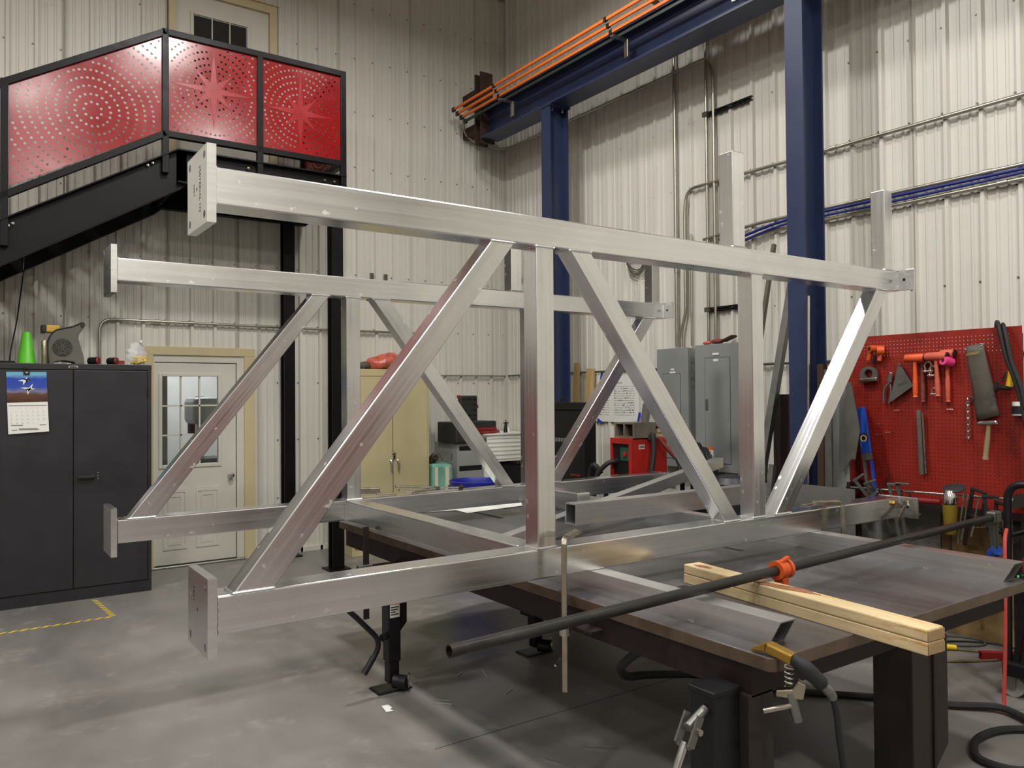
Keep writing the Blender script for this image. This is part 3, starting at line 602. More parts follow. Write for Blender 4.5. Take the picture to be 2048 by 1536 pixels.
x, y = 2.115, 1.85
e = T('levelling_jack', 'black levelling jack with chrome crank on the near table leg', 'jack', (x, y, 0), 'jacks under the steel table')
O('outer_tube', MB().box(x-0.055, x+0.075, y-0.05, y+0.06, 0.12, 0.705), 'jack_black', e, bev=0.006)
O('head_cap', MB().box(x-0.06, x+0.078, y-0.055, y+0.065, 0.705, 0.725), 'jack_black', e, bev=0.004)
O('foot_plate', MB().box(x-0.11, x+0.10, y-0.08, y+0.10, 0, 0.012), 'jack_black', e); O('inner_tube', MB().box(x-0.04, x+0.06, y-0.035, y+0.045, 0.012, 0.12), 'jack_black', e)
O('crank_shaft', MB().cyl((x-0.055, y-0.01, 0.660), (x-0.15, y-0.02, 0.625), 0.016), 'steel_grey', e, sm=True)
O('swivel_yoke', MB().bar((x-0.115, y-0.045, 0.660), (x-0.165, y-0.045, 0.570), 0.008, 0.03).bar((x-0.115, y+0.012, 0.660), (x-0.165, y+0.012, 0.570), 0.008, 0.03).bar((x-0.165, y-0.045, 0.570), (x-0.165, y+0.012, 0.570), 0.012, 0.012), 'steel_grey', e)
O('yoke_bolt', MB().cyl((x-0.13, y-0.06, 0.615), (x-0.13, y+0.025, 0.615), 0.011, n=8), 'steel_bright', e)
O('crank_handle', MB().tube(fillet([(x-0.16, y-0.018, 0.580), (x-0.235, y-0.02, 0.450), (x-0.25, y-0.02, 0.360), (x-0.21, y-0.02, 0.260)], 0.06), 0.014, 12), 'chrome', e, sm=True)
# ------------------------------------------------------------------ aluminium truss
XA, XB, BW, BH = 0.685, 4.86, 0.125, 0.127
ZT0, ZT1, ZB0, ZB1 = 2.366, 2.493, 0.940, 1.067
ts = T('aluminium_truss', 'welded aluminium box truss with bolt plates clamped over the steel table', 'truss', (2.77, 3.7, 0.94))
PD = 0.094
def brace(xb0, xb1, xt0, xt1, yf, nm='diagonal_brace'):
    z0, z1 = ZB1, ZT0
    return member(nm, [(xb0, yf, z0), (xb1, yf, z0), (xb1, yf+PD, z0), (xb0, yf+PD, z0), (xt0, yf, z1), (xt1, yf, z1), (xt1, yf+PD, z1), (xt0, yf+PD, z1)], 'z', 'aluminium', ts)
def beads(mb, pts, r=0.006):
    P = [V(p) for p in pts]
    for a, b in zip(P, P[1:]):
        n = max(2, int((b-a).length/0.011))
        mb.tube([a+(b-a)*(i/n) for i in range(n+1)], [r*(1.0 if i % 2 else 0.72) for i in range(n+1)], 6)
def plate(yn, yf, z0, z1, holes, txt):
    xo = XA-0.030
    ol = [(yn, z0), (yf, z0), (yf, z1), (yn, z1)]
    vs_ = list(ol); es = [(i, (i+1) % 4) for i in range(4)]
    for hy, hz, r in holes:
        b = len(vs_); vs_ += [(hy+r*math.cos(2*math.pi*j/12), hz+r*math.sin(2*math.pi*j/12)) for j in range(12)]; es += [(b+j, b+(j+1) % 12) for j in range(12)]
    res = geometry.delaunay_2d_cdt([V(q) for q in vs_], es, [], 0, 1e-7); mb = MB(); rv = res[0]
    n = len(rv); mb.v = [V((xo, q[0], q[1])) for q in rv]+[V((XA, q[0], q[1])) for q in rv]
    keep = []
    for f in res[2]:
        cy = sum(rv[i][0] for i in f)/3; cz = sum(rv[i][1] for i in f)/3
        if any((cy-hy)**2+(cz-hz)**2 < r*r*0.9 for hy, hz, r in holes): continue
        keep.append(tuple(f))
    cnt = {}
    for f in keep:
        for i in range(3): k = tuple(sorted((f[i], f[(i+1) % 3]))); cnt[k] = cnt.get(k, 0)+1
    mb.f = keep+[tuple(i+n for i in f)[::-1] for f in keep]+[(a, b, b+n, a+n) for (a, b), q in cnt.items() if q == 1]
    p = O('bolt_plate', mb, 'aluminium', ts, bev=0.0)
    if txt:
        for s, hy, hz, sz in txt:
            O('stamped_lettering', text_mb(s, sz, (xo-0.0006, hy, hz), (0, 0, -1), (0, -1, 0)), 'ink', p)
    return p
for yf, top in ((2.713, 1), (4.748, 0)):
    pn, pf = yf-0.031, yf+0.237
    for z0, z1, nm in ((ZT0, ZT1, 'top_chord'), (ZB0, ZB1, 'bottom_chord')):
        member(nm, xbox(XA, XB, yf, yf+BW, z0, z1), 'x', 'aluminium', ts, 0.006)
        zc = (z0+z1)/2
        hl = [(pn+0.034, zc+0.099, 0.0135), (pf-0.034, zc+0.099, 0.0135), (pn+0.034, zc-0.099, 0.0135), (pf-0.034, zc-0.099, 0.0135), (pn+0.135, zc+0.004, 0.007)]
        tx = [('T651', pf-0.075, zc+0.08, 0.028)] if nm == 'bottom_chord' and top else ([('MATERIAL H2', pn+0.10, zc+0.075, 0.026), ('6061', pf-0.09, zc+0.03, 0.022)] if top else [])
        plate(pn, pf, zc-0.13, zc+0.13, hl, tx)
        wb_ = MB(); beads(wb_, [(XA+0.004, yf-0.002, z0), (XA+0.004, yf-0.002, z1), (XA+0.004, yf+BW, z1+0.002)], 0.007); O('weld_seam', wb_, 'weld_bead', ts, sm=True)
        # wider connection plate on the right end
        e0, e1 = (yf-0.11, yf+0.145)
        ep = O('end_plate', MB().box(XB, XB+0.012, e0, e1, z0, z1+0.004), 'aluminium', ts, bev=0.002)
        O('bolt_hole', MB().cyl((XB-0.0008, yf-0.045, zc+0.005), (XB+0.0, yf-0.045, zc+0.005), 0.010, n=14), 'gap_black', ep)
        wb_ = MB(); beads(wb_, [(XB-0.004, yf-0.003, z0), (XB-0.004, yf-0.003, z1)], 0.0075); O('weld_seam', wb_, 'weld_bead', ts, sm=True)
    member('vertical_post', xbox(2.015, 2.11, yf, yf+PD, ZB1, ZT0, 'z'), 'z', 'aluminium', ts)
    member('vertical_post', xbox(3.437, 3.53, yf, yf+PD, ZB1, ZT0, 'z'), 'z', 'aluminium', ts)
    brace(0.745, 0.882, 1.79, 1.905, yf); brace(3.212, 3.322, 2.200, 2.322, yf); brace(3.615, 3.742, 4.632, 4.762, yf)
    for xa, xb in ((3.308, 3.402), (4.745, 4.832)):
        p = member('upright_stub', xbox(xa, xb, yf+0.01, yf+0.01+PD, ZT1, 3.0, 'z'), 'z', 'aluminium', ts)
        wb_ = MB(); beads(wb_, [(xa-0.002, yf+0.01+PD, ZT1+0.003), (xa-0.002, yf+0.008, ZT1+0.003), (xb, yf+0.008, ZT1+0.003)]); O('weld_seam', wb_, 'weld_bead', ts, sm=True)
    for xa, xb in ((2.015, 2.11), (3.437, 3.53), (0.745, 0.882), (3.212, 3.322), (3.615, 3.742)):
        wb_ = MB(); beads(wb_, [(xa-0.003, yf+PD, ZB1+0.003), (xa-0.003, yf-0.002, ZB1+0.003), (xb+0.002, yf-0.002, ZB1+0.003)]); O('weld_seam', wb_, 'weld_bead', ts, sm=True)
    for xa, xb in ((2.015, 2.11), (3.437, 3.53), (1.79, 1.905), (2.2, 2.322), (4.632, 4.762)):
        wb_ = MB(); beads(wb_, [(xa-0.003, yf+PD, ZT0-0.003), (xa-0.003, yf-0.002, ZT0-0.003), (xb+0.002, yf-0.002, ZT0-0.003)]); O('weld_seam', wb_, 'weld_bead', ts, sm=True)
member('cross_beam', xbox(1.995, 2.115, 2.713+BW, 4.748, ZB0, ZB1, 'y'), 'y', 'aluminium', ts, 0.006)
member('cross_beam', xbox(3.40, 3.51, 4.13, 4.748, ZB0, ZB1-0.002, 'y'), 'y', 'aluminium', ts, 0.006)
member('cross_beam', xbox(2.03, 2.10, 2.713+BW, 4.748, ZT0+0.03, ZT1-0.02, 'y'), 'y', 'aluminium', ts, 0.006) if False else None
O('paper_tag', MB().box(2.113, 2.1135, 2.75, 2.80, 2.21, 2.31), 'paper_white', ts, label='small white paper tag taped to the upright')
def hollow(name, p0, p1, w, h, t, mat, label=None, cat=None, cut0=0.0, cut1=0.0, parent=None, group=None):
    """open rectangular tube; cut leans the end plane (top further out than bottom)"""
    mb = MB(); q0, q1, d, a, u = mb.frame(p0, p1)
    def ring(p, k, s, ww, hh): return [p+a*(i*ww/2)+u*(j*hh/2)+d*s*(k*j*0.5) for i, j in ((-1, -1), (1, -1), (1, 1), (-1, 1))]
    A, B, C, D = ring(q0, cut0, -1, w, h), ring(q1, cut1, 1, w, h), ring(q0, cut0*(h-2*t)/h, -1, w-2*t, h-2*t), ring(q1, cut1*(h-2*t)/h, 1, w-2*t, h-2*t)
    n = 4; mb.v = A+B+C+D
    for i in range(4):
        j = (i+1) % 4
        mb.f += [(i, j, 4+j, 4+i), (8+i, 12+i, 12+j, 8+j), (i, 8+i, 8+j, j), (4+i, 4+j, 12+j, 12+i)]
    M3 = Matrix((d, a, u)).transposed(); inv = M3.transposed()
    mb.v = [inv @ (p-V(p0)) for p in mb.v]
    o = O(name, mb, mat, None, label, cat, group, org=(0, 0, 0)); o.matrix_basis = Matrix.Translation(V(p0)) @ M3.to_4x4(); return o
hollow('aluminium_tube', (2.343, 1.737, HT+0.045), (2.343, 4.95, HT+0.045), 0.086, 0.09, 0.006, 'aluminium_mill', 'mitred aluminium tube lying on the table beside the two stacked timbers', 'tube', 0.05, 0)
hollow('aluminium_tube', (3.98, 1.69, HT+0.045), (3.98, 4.95, HT+0.045), 0.095, 0.09, 0.006, 'aluminium_mill', 'mitred aluminium tube lying along the right edge of the table', 'tube', 0.05, 0)
hollow('aluminium_tube', (3.035, 3.755, 1.0035), (4.86, 3.755, 1.0035), 0.10, 0.127, 0.007, 'aluminium_mill', 'aluminium tube with open black end lying inside the truss', 'tube')
hollow('aluminium_tube', (2.44, 3.665, 0.895), (5.26, 4.51, 1.15), 0.075, 0.08, 0.006, 'aluminium_mill', 'aluminium tube leaning diagonally across the inside of the truss', 'tube', 0, 0.0)
# paper, tape measure, small offcut on the table
O('drawing_sheet', MB().add([(2.783, 5.307, HT+0.002), (3.331, 5.433, HT+0.005), (3.791, 5.339, HT+0.002), (3.642, 5.116, HT+0.005), (3.101, 5.060, HT+0.002), (3.100, 5.225, HT+0.005)], [(0, 5, 1), (5, 4, 1), (1, 4, 3, 2)]), 'paper_white', label='white drawing sheet lying on the table behind the vertical truss post', cat='paper', solid=0.0006)
tx, ty = 3.42, 3.52
e = T('tape_measure', 'small yellow tape measure lying on the table inside the truss', 'tape measure', (tx, ty, HT))
O('case', MB().cyl((tx, ty, HT), (tx, ty, HT+0.014), 0.055, n=20), 'steel_grey', e, sm=True); O('housing', MB().box(tx, tx+0.05, ty-0.03, ty+0.03, HT+0.014, HT+0.036), 'steel_bright', e, bev=0.006); O('grip', MB().box(tx-0.04, tx+0.005, ty-0.025, ty+0.025, HT+0.014, HT+0.046), 'tool_yellow', e, bev=0.008)
O('steel_offcut', MB().box(2.25, 2.36, 4.42, 4.50, HT, HT+0.03), 'steel_grey', label='small grey steel block on the far left edge of the table', cat='block', bev=0.002)
sc_ = MB(); rs = random.Random(3)
for k in range(70):
    x, y = rs.uniform(2.5, 4.0), rs.uniform(1.7, 2.65); a_ = rs.uniform(0, 3.14); L_ = rs.choice((0.004, 0.006, 0.008, 0.03))
    sc_.bar((x, y, HT+0.001), (x+L_*math.cos(a_), y+L_*math.sin(a_), HT+0.001), 0.003, 0.0016)
O('metal_filings', sc_, 'aluminium', tb, kind='stuff')
# ------------------------------------------------------------------ timbers
def timber(z, lab, knot):
    e = T('timber', lab, 'timber', (2.69, 2.0, z), 'stacked timbers on the table')
    h = 0.043; A = [(2.622, 1.38), (2.718, 1.373), (2.845, 2.565), (2.75, 2.575)]
    if knot: ring = lambda x0, x1, y: [(x0, y, z), (x1, y, z), (x1, y, z+h*0.62), (x1-0.03, y, z+h), (x0+0.012, y, z+h)]
    else: ring = None
    mb = MB()
    top = [(x, y, z+h) for x, y in A]
    mb.loft([(x, y, z) for x, y in A], top)
    O('board', mb, 'pine', e, bev=0.006 if knot else 0.003)
    O('end_grain', MB().add([(2.624, 1.3765, z+0.004), (2.715, 1.370, z+0.004), (2.715, 1.370, z+h-0.005), (2.624, 1.3765, z+h-0.005)], [(0, 1, 2, 3)]), 'pine_end', e, solid=0.001)
    return e
timber(HT, 'lower of two stacked pale pine timbers overhanging the near table edge', False)
e = timber(HT+0.044, 'upper of two stacked pale pine timbers overhanging the near table edge', True)
def patch(cx, cy, rx, ry, ang):
    pts = []
    for k in range(18):
        a = 2*math.pi*k/18; q = 0.75+0.35*random.random(); x_, y_ = rx*q*math.cos(a), ry*q*math.sin(a)
        pts.append((cx+x_*math.cos(ang)-y_*math.sin(ang), cy+x_*math.sin(ang)+y_*math.cos(ang)))
    return MB().ext(pts, (0, 0, HT+0.0868), (1, 0, 0), (0, 1, 0), (0, 0, 1), 0.0022)
O('bark_patch', patch(2.735, 2.02, 0.034, 0.16, 0.1), 'lumber_bark', e, label='rough brown bark patch'); O('bark_patch', patch(2.775, 2.48, 0.02, 0.05, 0.1), 'lumber_bark', e, label='rough brown bark patch')
# ------------------------------------------------------------------ pipe bar clamp
pc = T('pipe_clamp', 'long black iron pipe clamp with orange jaw lying across the timbers', 'clamp', (2.8, 2.12, 0.96))
PA, PB = V((1.192, 2.053, 0.963)), V((5.00, 2.232, 0.985))
d = (PB-PA).normalized()
O('pipe', MB().pipe(PA, PB, 0.0205, 0.0165, 20), 'pipe_black', pc, sm=True)
O('threaded_end', MB().pipe(PA-d*0.001, PA+d*0.045, 0.0208, 0.016, 20), 'steel_leg', pc, sm=True)
jx = PA+d*((2.86-1.192)/d.x)
O('jaw_collar', MB().pipe(jx-d*0.028, jx+d*0.028, 0.040, 0.0215, 20), 'clamp_orange', pc, sm=True)
O('jaw_collar', MB().pipe(jx+d*0.036, jx+d*0.055, 0.042, 0.0215, 20), 'clamp_orange', pc, sm=True)
O('jaw_foot', MB().bar(jx+V((0.01, 0.0, -0.03)), jx+V((0.02, 0.0, -0.105)), 0.04, 0.05, (0, 1, 0)), 'clamp_orange', pc, bev=0.006)
O('release_lever', MB().bar(jx+V((-0.01, -0.01, 0.035)), jx+V((0.035, -0.02, 0.055)), 0.02, 0.008), 'clamp_orange', pc)
O('head_block', MB().bar(PB-d*0.03, PB+d*0.06, 0.055, 0.07), 'steel_grey', pc, bev=0.01)
O('head_jaw', MB().bar(PB+V((0, 0, 0.02)), PB+V((0.02, 0.0, -0.19)), 0.045, 0.04, (0, 1, 0)), 'steel_grey', pc, bev=0.008)
O('pressure_pad', MB().cyl(PB+V((0.0, -0.02, -0.19)), PB+V((0.03, 0.02, -0.225)), 0.032), 'blue_cap', pc, sm=True)
# ------------------------------------------------------------------ bar clamps on the truss
def fclamp(x, y, ztop, zbot, reach, zarm, lab, dx=0.0):
    e = T('bar_clamp', lab, 'clamp', (x, y, zbot), 'steel bar clamps on the truss')
    pts = fillet([(x, y, zbot), (x, y, ztop), (x+dx, y+reach, ztop+0.0)], 0.035, 6)
    mb = MB()
    P = smooth(pts, 1)
    mb.tube(pts, 0.0165, 4); 
    O('clamp_bar', mb, 'clamp_steel', e, bev=0.003)
    O('upper_jaw', MB().bar((x+dx*0.75, y+reach*0.75, ztop), (x+dx*1.35, y+reach*1.35, ztop-0.012), 0.022, 0.022, w1=0.012, h1=0.012), 'clamp_steel', e, bev=0.003)
    if zarm:
        O('sliding_collar', MB().cyl((x, y, zarm-0.022), (x, y, zarm+0.022), 0.024, n=14), 'steel_bright', e, sm=True)
        O('sliding_arm', MB().bar((x, y, zarm), (x+dx*0.4, y+reach*1.05, zarm-0.005), 0.02, 0.035), 'steel_frame', e, bev=0.003)
        O('screw', MB().cyl((x+dx*0.38, y+reach, zarm-0.16), (x+dx*0.38, y+reach, zarm+0.07), 0.010, n=10), 'steel_frame', e, sm=True)
        O('tommy_bar', MB().cyl((x+dx*0.38-0.055, y+reach-0.03, zarm-0.17), (x+dx*0.38+0.02, y+reach+0.01, zarm-0.15), 0.006, n=8), 'steel_bright', e, sm=True)
    return e
fclamp(2.088, 2.63, 1.118, 0.476, 0.10, 0.735, 'tall bright bar clamp hooked over the front lower beam near the upright', 0.15)
fclamp(4.146, 2.655, 1.098, 0.86, 0.085, None, 'bright hooked bar clamp over the right part of the front lower beam', -0.17)
e = T('bar_clamp', 'brown steel bar clamp hanging from the rear lower beam by the cross beam', 'clamp', (1.99, 4.60, 0.55), 'steel bar clamps on the truss')
O('clamp_bar', MB().box(1.935, 1.968, 4.32, 4.333, 0.42, 0.96), 'steel_leg', e); O('sliding_arm', MB().bar((1.90, 4.325, 0.715), (2.18, 4.45, 0.69), 0.03, 0.035), 'steel_leg', e, bev=0.003)
O('sliding_collar', MB().box(1.90, 1.985, 4.305, 4.35, 0.70, 0.74), 'steel_grey', e, bev=0.004); O('screw', MB().cyl((2.155, 4.44, 0.52), (2.155, 4.44, 0.70), 0.012, n=8), 'steel_frame', e)
e = T('bar_clamp', 'wide flat steel clamp resting on the rear lower beam by the upright', 'clamp', (2.24, 4.80, ZB1), 'steel bar clamps on the truss')
O('clamp_bar', MB().bar((2.08, 4.86, 1.105), (2.275, 4.82, 1.10), 0.02, 0.05), 'clamp_steel', e, bev=0.008); O('upper_jaw', MB().bar((2.25, 4.82, 1.085), (2.37, 4.77, 1.075), 0.04, 0.016), 'clamp_steel', e, bev=0.005)
e = T('locking_pliers', 'bright locking pliers clamped on top of the rear lower beam', 'pliers', (2.6, 4.79, ZB1), None)
O('upper_handle', MB().tube([(2.38, 4.80, 1.125), (2.45, 4.80, 1.118), (2.58, 4.80, 1.105), (2.66, 4.80, 1.10)], 0.008, 8, 4), 'steel_bright', e, sm=True)
O('lower_handle', MB().tube([(2.40, 4.79, 1.098), (2.50, 4.79, 1.082), (2.58, 4.79, 1.08), (2.66, 4.795, 1.09)], 0.008, 8, 4), 'steel_bright', e, sm=True)
O('jaw', MB().bar((2.50, 4.79, 1.078), (2.70, 4.79, 1.088), 0.03, 0.02), 'steel_bright', e, bev=0.005)
O('jaw_spindle', MB().cyl((2.70, 4.79, 1.092), (2.88, 4.79, 1.085), 0.006, n=8), 'steel_bright', e); O('pressure_pad', MB().cyl((2.87, 4.79, 1.085), (2.895, 4.79, 1.085), 0.017), 'rust_brown', e, sm=True)
O('pivot_nut', MB().cyl((2.69, 4.765, 1.092), (2.69, 4.815, 1.092), 0.014, n=8), 'steel_grey', e)
# ------------------------------------------------------------------ earth clamp on the near table corner
gc = T('earth_clamp', 'bronze welding earth clamp with grey handle on the near table corner', 'clamp', (2.2, 1.66, 0.72))
O('upper_jaw', MB().loft([(2.190, 1.755, HT+0.002), (2.215, 1.745, HT+0.002), (2.215, 1.745, HT+0.014), (2.190, 1.755, HT+0.014)], [(2.195, 1.70, HT+0.012), (2.24, 1.695, HT+0.012), (2.24, 1.695, HT+0.045), (2.195, 1.70, HT+0.045)]).bar((2.214, 1.70, HT+0.028), (2.230, 1.612, HT+0.006), 0.044, 0.034), 'bronze', gc, bev=0.006)
O('handle_sleeve', MB().tube([(2.228, 1.618, HT+0.008), (2.247, 1.590, HT-0.014), (2.278, 1.566, HT-0.050), (2.30, 1.552, HT-0.078)], [0.021, 0.027, 0.025, 0.019], 12, 3), 'rubber_black', gc, sm=True)
O('tape_wrap', MB().tube([(2.30, 1.552, HT-0.078), (2.312, 1.546, HT-0.09), (2.326, 1.543, HT-0.105), (2.336, 1.540, HT-0.125)], [0.016, 0.018, 0.016, 0.013], 10, 3), 'steel_grey', gc, sm=True)
O('spring', MB().tube([(2.235+0.014*math.cos(k*0.9), 1.635+0.014*math.sin(k*0.9), HT-0.02-0.0022*k) for k in range(32)], 0.003, 6), 'steel_bright', gc, sm=True)
O('lower_jaw', MB().ext([(0, 0), (0.085, 0.0), (0.095, 0.05), (0.07, 0.06), (0.05, 0.03), (0, 0.022)], (2.20, 1.66, HT-0.125), (0.55, -0.83, 0), (0, 0, 1), (0.83, 0.55, 0), 0.03), 'clamp_steel', gc, bev=0.004)
O('screw_post', MB().cyl((2.235, 1.63, HT-0.11), (2.245, 1.61, HT-0.20), 0.016, n=12), 'steel_grey', gc, sm=True)
O('tommy_bar', MB().cyl((2.13, 1.66, HT-0.155), (2.235, 1.622, HT-0.148), 0.009, n=10), 'steel_bright', gc, sm=True)
O('cable', MB().tube([(2.336, 1.540, HT-0.120), (2.352, 1.537, HT-0.18), (2.362, 1.535, HT-0.26), (2.385, 1.535, HT-0.38), (2.395, 1.54, HT-0.5), (2.39, 1.55, 0.15), (2.30, 1.58, 0.02), (2.0, 1.6, 0.018)], 0.0115, 10, 6), 'rubber_black', gc, sm=True)
e = T('bent_hook', 'bent flat steel bar hooked through the right end of the front lower beam', 'hook', (4.78, 2.68, 0.93))
O('bar', MB().bar((4.79, 2.705, 1.03), (4.84, 2.675, 1.005), 0.006, 0.022).bar((4.84, 2.675, 1.008), (4.72, 2.655, 0.935), 0.006, 0.026), 'clamp_steel', e); O('nut', MB().cyl((4.775, 2.716, 1.035), (4.775, 2.695, 1.035), 0.018, n=6), 'bronze', e)
# ------------------------------------------------------------------ conduits on the walls
def conduit(lab, pts, r=0.012, mat='conduit', straps=(), nm='conduit', fr=0.12):
    e = T(nm, lab, 'conduit' if nm == 'conduit' else 'hose', pts[0], 'pipes and hoses on the walls')
    O('run', MB().tube(fillet(pts, fr, 6) if len(pts) > 2 else pts, r, 10), mat, e, sm=True)
    for p, ax in straps: O('coupling', MB().cyl(V(p)-V(ax)*0.03, V(p)+V(ax)*0.03, r*1.35, n=12), mat, e, sm=True)
    return e
xw = XW-0.05; yw = YW-0.05
conduit('grey conduit rising behind the charcoal cabinet and turning right above the lower door', [(1.10, yw, 2.03), (1.10, yw, 2.51), (3.45, yw, 2.50), (4.8, yw, 2.50)], 0.014, straps=(((1.62, yw, 2.508), (1, 0, 0)), ((1.95, yw, 2.507), (1, 0, 0))))
conduit('thin conduit running low along the back wall into the corner behind the tool cases', [(4.45, yw, 1.985), (5.6, yw, 1.99), (5.885, yw, 1.99)], 0.011)
conduit('thin dark conduit running low along the right wall behind the poster', [(5.885, 8.55, 1.99), (5.885, 5.8, 1.99)], 0.012, 'conduit_dark')
conduit('thin dark conduit running between the large electrical panel and the blue column', [(5.885, 4.6, 1.99), (5.885, 2.0, 1.99)], 0.012, 'conduit_dark')
conduit('curved conduit from the conductor bars along the right wall to a vertical bend', [(5.19, 8.50, 5.28), (5.20, 8.52, 5.06), (5.45, 8.60, 4.98), (5.86, 8.61, 4.97), (5.88, 8.2, 4.97), (5.88, 5.12, 4.966), (5.88, 5.06, 4.80), (5.88, 5.06, 2.25)], 0.016, straps=(((5.88, 6.0, 4.966), (0, 1, 0)),), fr=0.2)
conduit('vertical conduit from the roof down to the small electrical panel', [(xw, 5.56, 7.0), (xw, 5.56, 2.2)], 0.016, straps=(((xw, 5.56, 2.98), (0, 0, 1)),))
conduit('vertical conduit from the roof beside the bent conduit down to the large panel', [(xw, 5.15, 7.0), (xw, 5.15, 2.21)], 0.014)
conduit('bent conduit coming down from the horizontal run to the small electrical panel', [(xw, 2.0, 3.73), (xw, 5.40, 3.75), (xw, 5.44, 3.55), (xw, 5.44, 2.52), (xw, 5.50, 2.36), (xw, 5.50, 2.2)], 0.016, straps=(((xw, 3.80, 3.742), (0, 1, 0)),), fr=0.22)
conduit('straight vertical conduit into the right side of the small electrical panel', [(xw, 5.36, 3.3), (xw, 5.36, 2.2)], 0.013)
conduit('upper of the paired conduits running right at beam height behind the second blue column', [(xw, 5.2, 3.22), (xw, 4.55, 3.262), (xw, 2.0, 3.262)], 0.015, straps=(((xw, 2.62, 3.262), (0, 1, 0)),))
conduit('lower of the paired conduits running right at beam height behind the second blue column', [(xw, 5.0, 3.09), (xw, 4.5, 3.165), (xw, 2.0, 3.165)], 0.015, straps=(((xw, 2.52, 3.165), (0, 1, 0)),))
conduit('blue air hose strapped between the paired conduits on the right wall', [(XW-0.07, 6.2, 3.20), (XW-0.07, 5.6, 3.12), (XW-0.07, 5.05, 3.10), (XW-0.07, 4.75, 3.16), (XW-0.07, 4.3, 3.235), (XW-0.07, 2.0, 3.225)], 0.012, 'air_blue', nm='air_hose', fr=0.3)
conduit('second blue air hose hanging a little lower between the paired conduits', [(XW-0.075, 4.9, 3.08), (XW-0.075, 4.35, 3.20), (XW-0.075, 3.2, 3.19), (XW-0.075, 2.0, 3.205)], 0.010, 'air_blue', nm='air_hose', fr=0.3)
e = T('cable_coil', 'small coil of dark cable hanging on the right wall behind the top beam', 'cable', (XW-0.07, 6.1, 3.12))
for k in range(4): O('cable_loop', MB().torus((XW-0.06-0.008*k, 6.12, 3.14+0.006*k), 0.15-0.012*k, 0.007, (1, 0, 0.15*k), n=22, m=6), 'conduit_dark' if k % 2 else 'conduit', e, sm=True)
e = T('cable_coil', 'small coil of cable near the corner behind the upright post', 'cable', (5.88, 8.3, 3.2))
for k in range(3): O('cable_loop', MB().torus((5.89-0.008*k, 8.35, 3.25), 0.10-0.012*k, 0.007, (1, 0, 0.2), n=18, m=6), 'conduit_dark', e, sm=True)
for y0, y1, z, lab in ((5.17, 4.62, 4.42, 'black slotted channel strut fixed high on the right wall'), (5.18, 4.55, 2.537, 'black slotted channel strut fixed above the large electrical panel')):
    e = T('channel_strut', lab, 'bracket', (XW-0.03, (y0+y1)/2, z), 'slotted struts on the right wall')
    O('channel', MB().box(XW-0.05, XW-0.008, y1, y0, z-0.02, z-0.014).box(XW-0.05, XW-0.008, y1, y0, z+0.014, z+0.02).box(XW-0.012, XW-0.008, y1, y0, z-0.02, z+0.02).box(XW-0.05, XW-0.046, y1, y0, z+0.006, z+0.02).box(XW-0.05, XW-0.046, y1, y0, z-0.02, z-0.006), 'plastic_black', e)
    O('clamp', MB().box(XW-0.075, XW-0.05, 5.12, 5.18, z-0.022, z+0.022), 'conduit_dark', e)
for x in (3.996, 4.179):
    O('outlet_box', MB().box(x-0.022, x+0.022, YW-0.03, YW-0.003, 3.13, 3.20), 'conduit_dark', label='small grey outlet box on the back wall, %s of two' % ('left' if x < 4.1 else 'right'), cat='box', group='outlet boxes on the back wall', bev=0.004)
# ------------------------------------------------------------------ electrical panels
def epanel(y0, y1, z0, z1, dep, door, lab, handle):
    e = T('electrical_panel', lab, 'electrical panel', (XW-dep/2, (y0+y1)/2, z0), 'grey electrical panels'); xf = XW-dep
    O('enclosure', MB().box(xf, XW-0.031, y0, y1, z0, z1), 'panel_grey', e, bev=0.004)
    O('cover', MB().box(xf-0.010, xf, y0-0.004, y1+0.004, z0-0.004, z1+0.004), 'panel_grey', e, bev=0.002)
    a, b, c_, d_ = door
    dr = O('door', MB().box(xf-0.014, xf-0.010, a, b, c_, d_), 'panel_grey', e, bev=0.0015)
    O('door_gap', MB().box(xf-0.0112, xf-0.0102, a-0.004, b+0.004, c_-0.004, d_+0.004), 'gap_black', e)
    O('latch', MB().box(xf-0.022, xf-0.014, handle[0]-0.014, handle[0]+0.014, handle[1]-0.05, handle[1]+0.05), 'steel_grey', dr, bev=0.003)
    return e, xf
e, xf = epanel(5.33, 5.74, 1.02, 2.18, 0.14, (5.43, 5.66, 1.10, 1.93), 'small grey electrical panel left of the large one on the right wall', (5.45, 1.40))
for z, w in ((1.975, 0.045), (1.945, 0.075)): O('name_label', MB().box(xf-0.012, xf-0.0105, 5.53-w/2, 5.53+w/2, z-0.009, z+0.009), 'paper_white', e)
for z in (2.06, 1.9, 1.82): O('knockout', MB().cyl((xf+0.06, 5.331, z), (xf+0.06, 5.326, z), 0.026, n=16), 'panel_grey', e)
e, xf = epanel(4.62, 5.215, 1.01, 2.19, 0.16, (4.80, 5.092, 1.085, 2.065), 'large tall grey electrical panel behind the second truss upright', (5.07, 1.63))
for z, w in ((2.10, 0.075), (2.042, 0.055)): O('name_label', MB().box(xf-0.017, xf-0.0145, 4.96-w/2, 4.96+w/2, z-0.010, z+0.010), 'paper_white', e)
st_ = O('warning_sticker', MB().box(xf-0.017, xf-0.0145, 5.0, 5.085, 1.105, 1.235), 'paper_white', e)
O('sticker_header', MB().box(xf-0.0175, xf-0.015, 5.0, 5.085, 1.205, 1.235), 'orange_print', st_)
O('sticker_lettering', text_mb('2.7', 0.032, (xf-0.0178, 5.062, 1.172), (0, -1, 0), (0, 0, 1)), 'ink', st_)
lt = MB()
for k in range(5): lt.box(xf-0.0176, xf-0.016, 5.008, 5.078, 1.115+0.010*k, 1.118+0.010*k)
O('sticker_lines', lt, 'ink_grey', st_, kind='stuff')
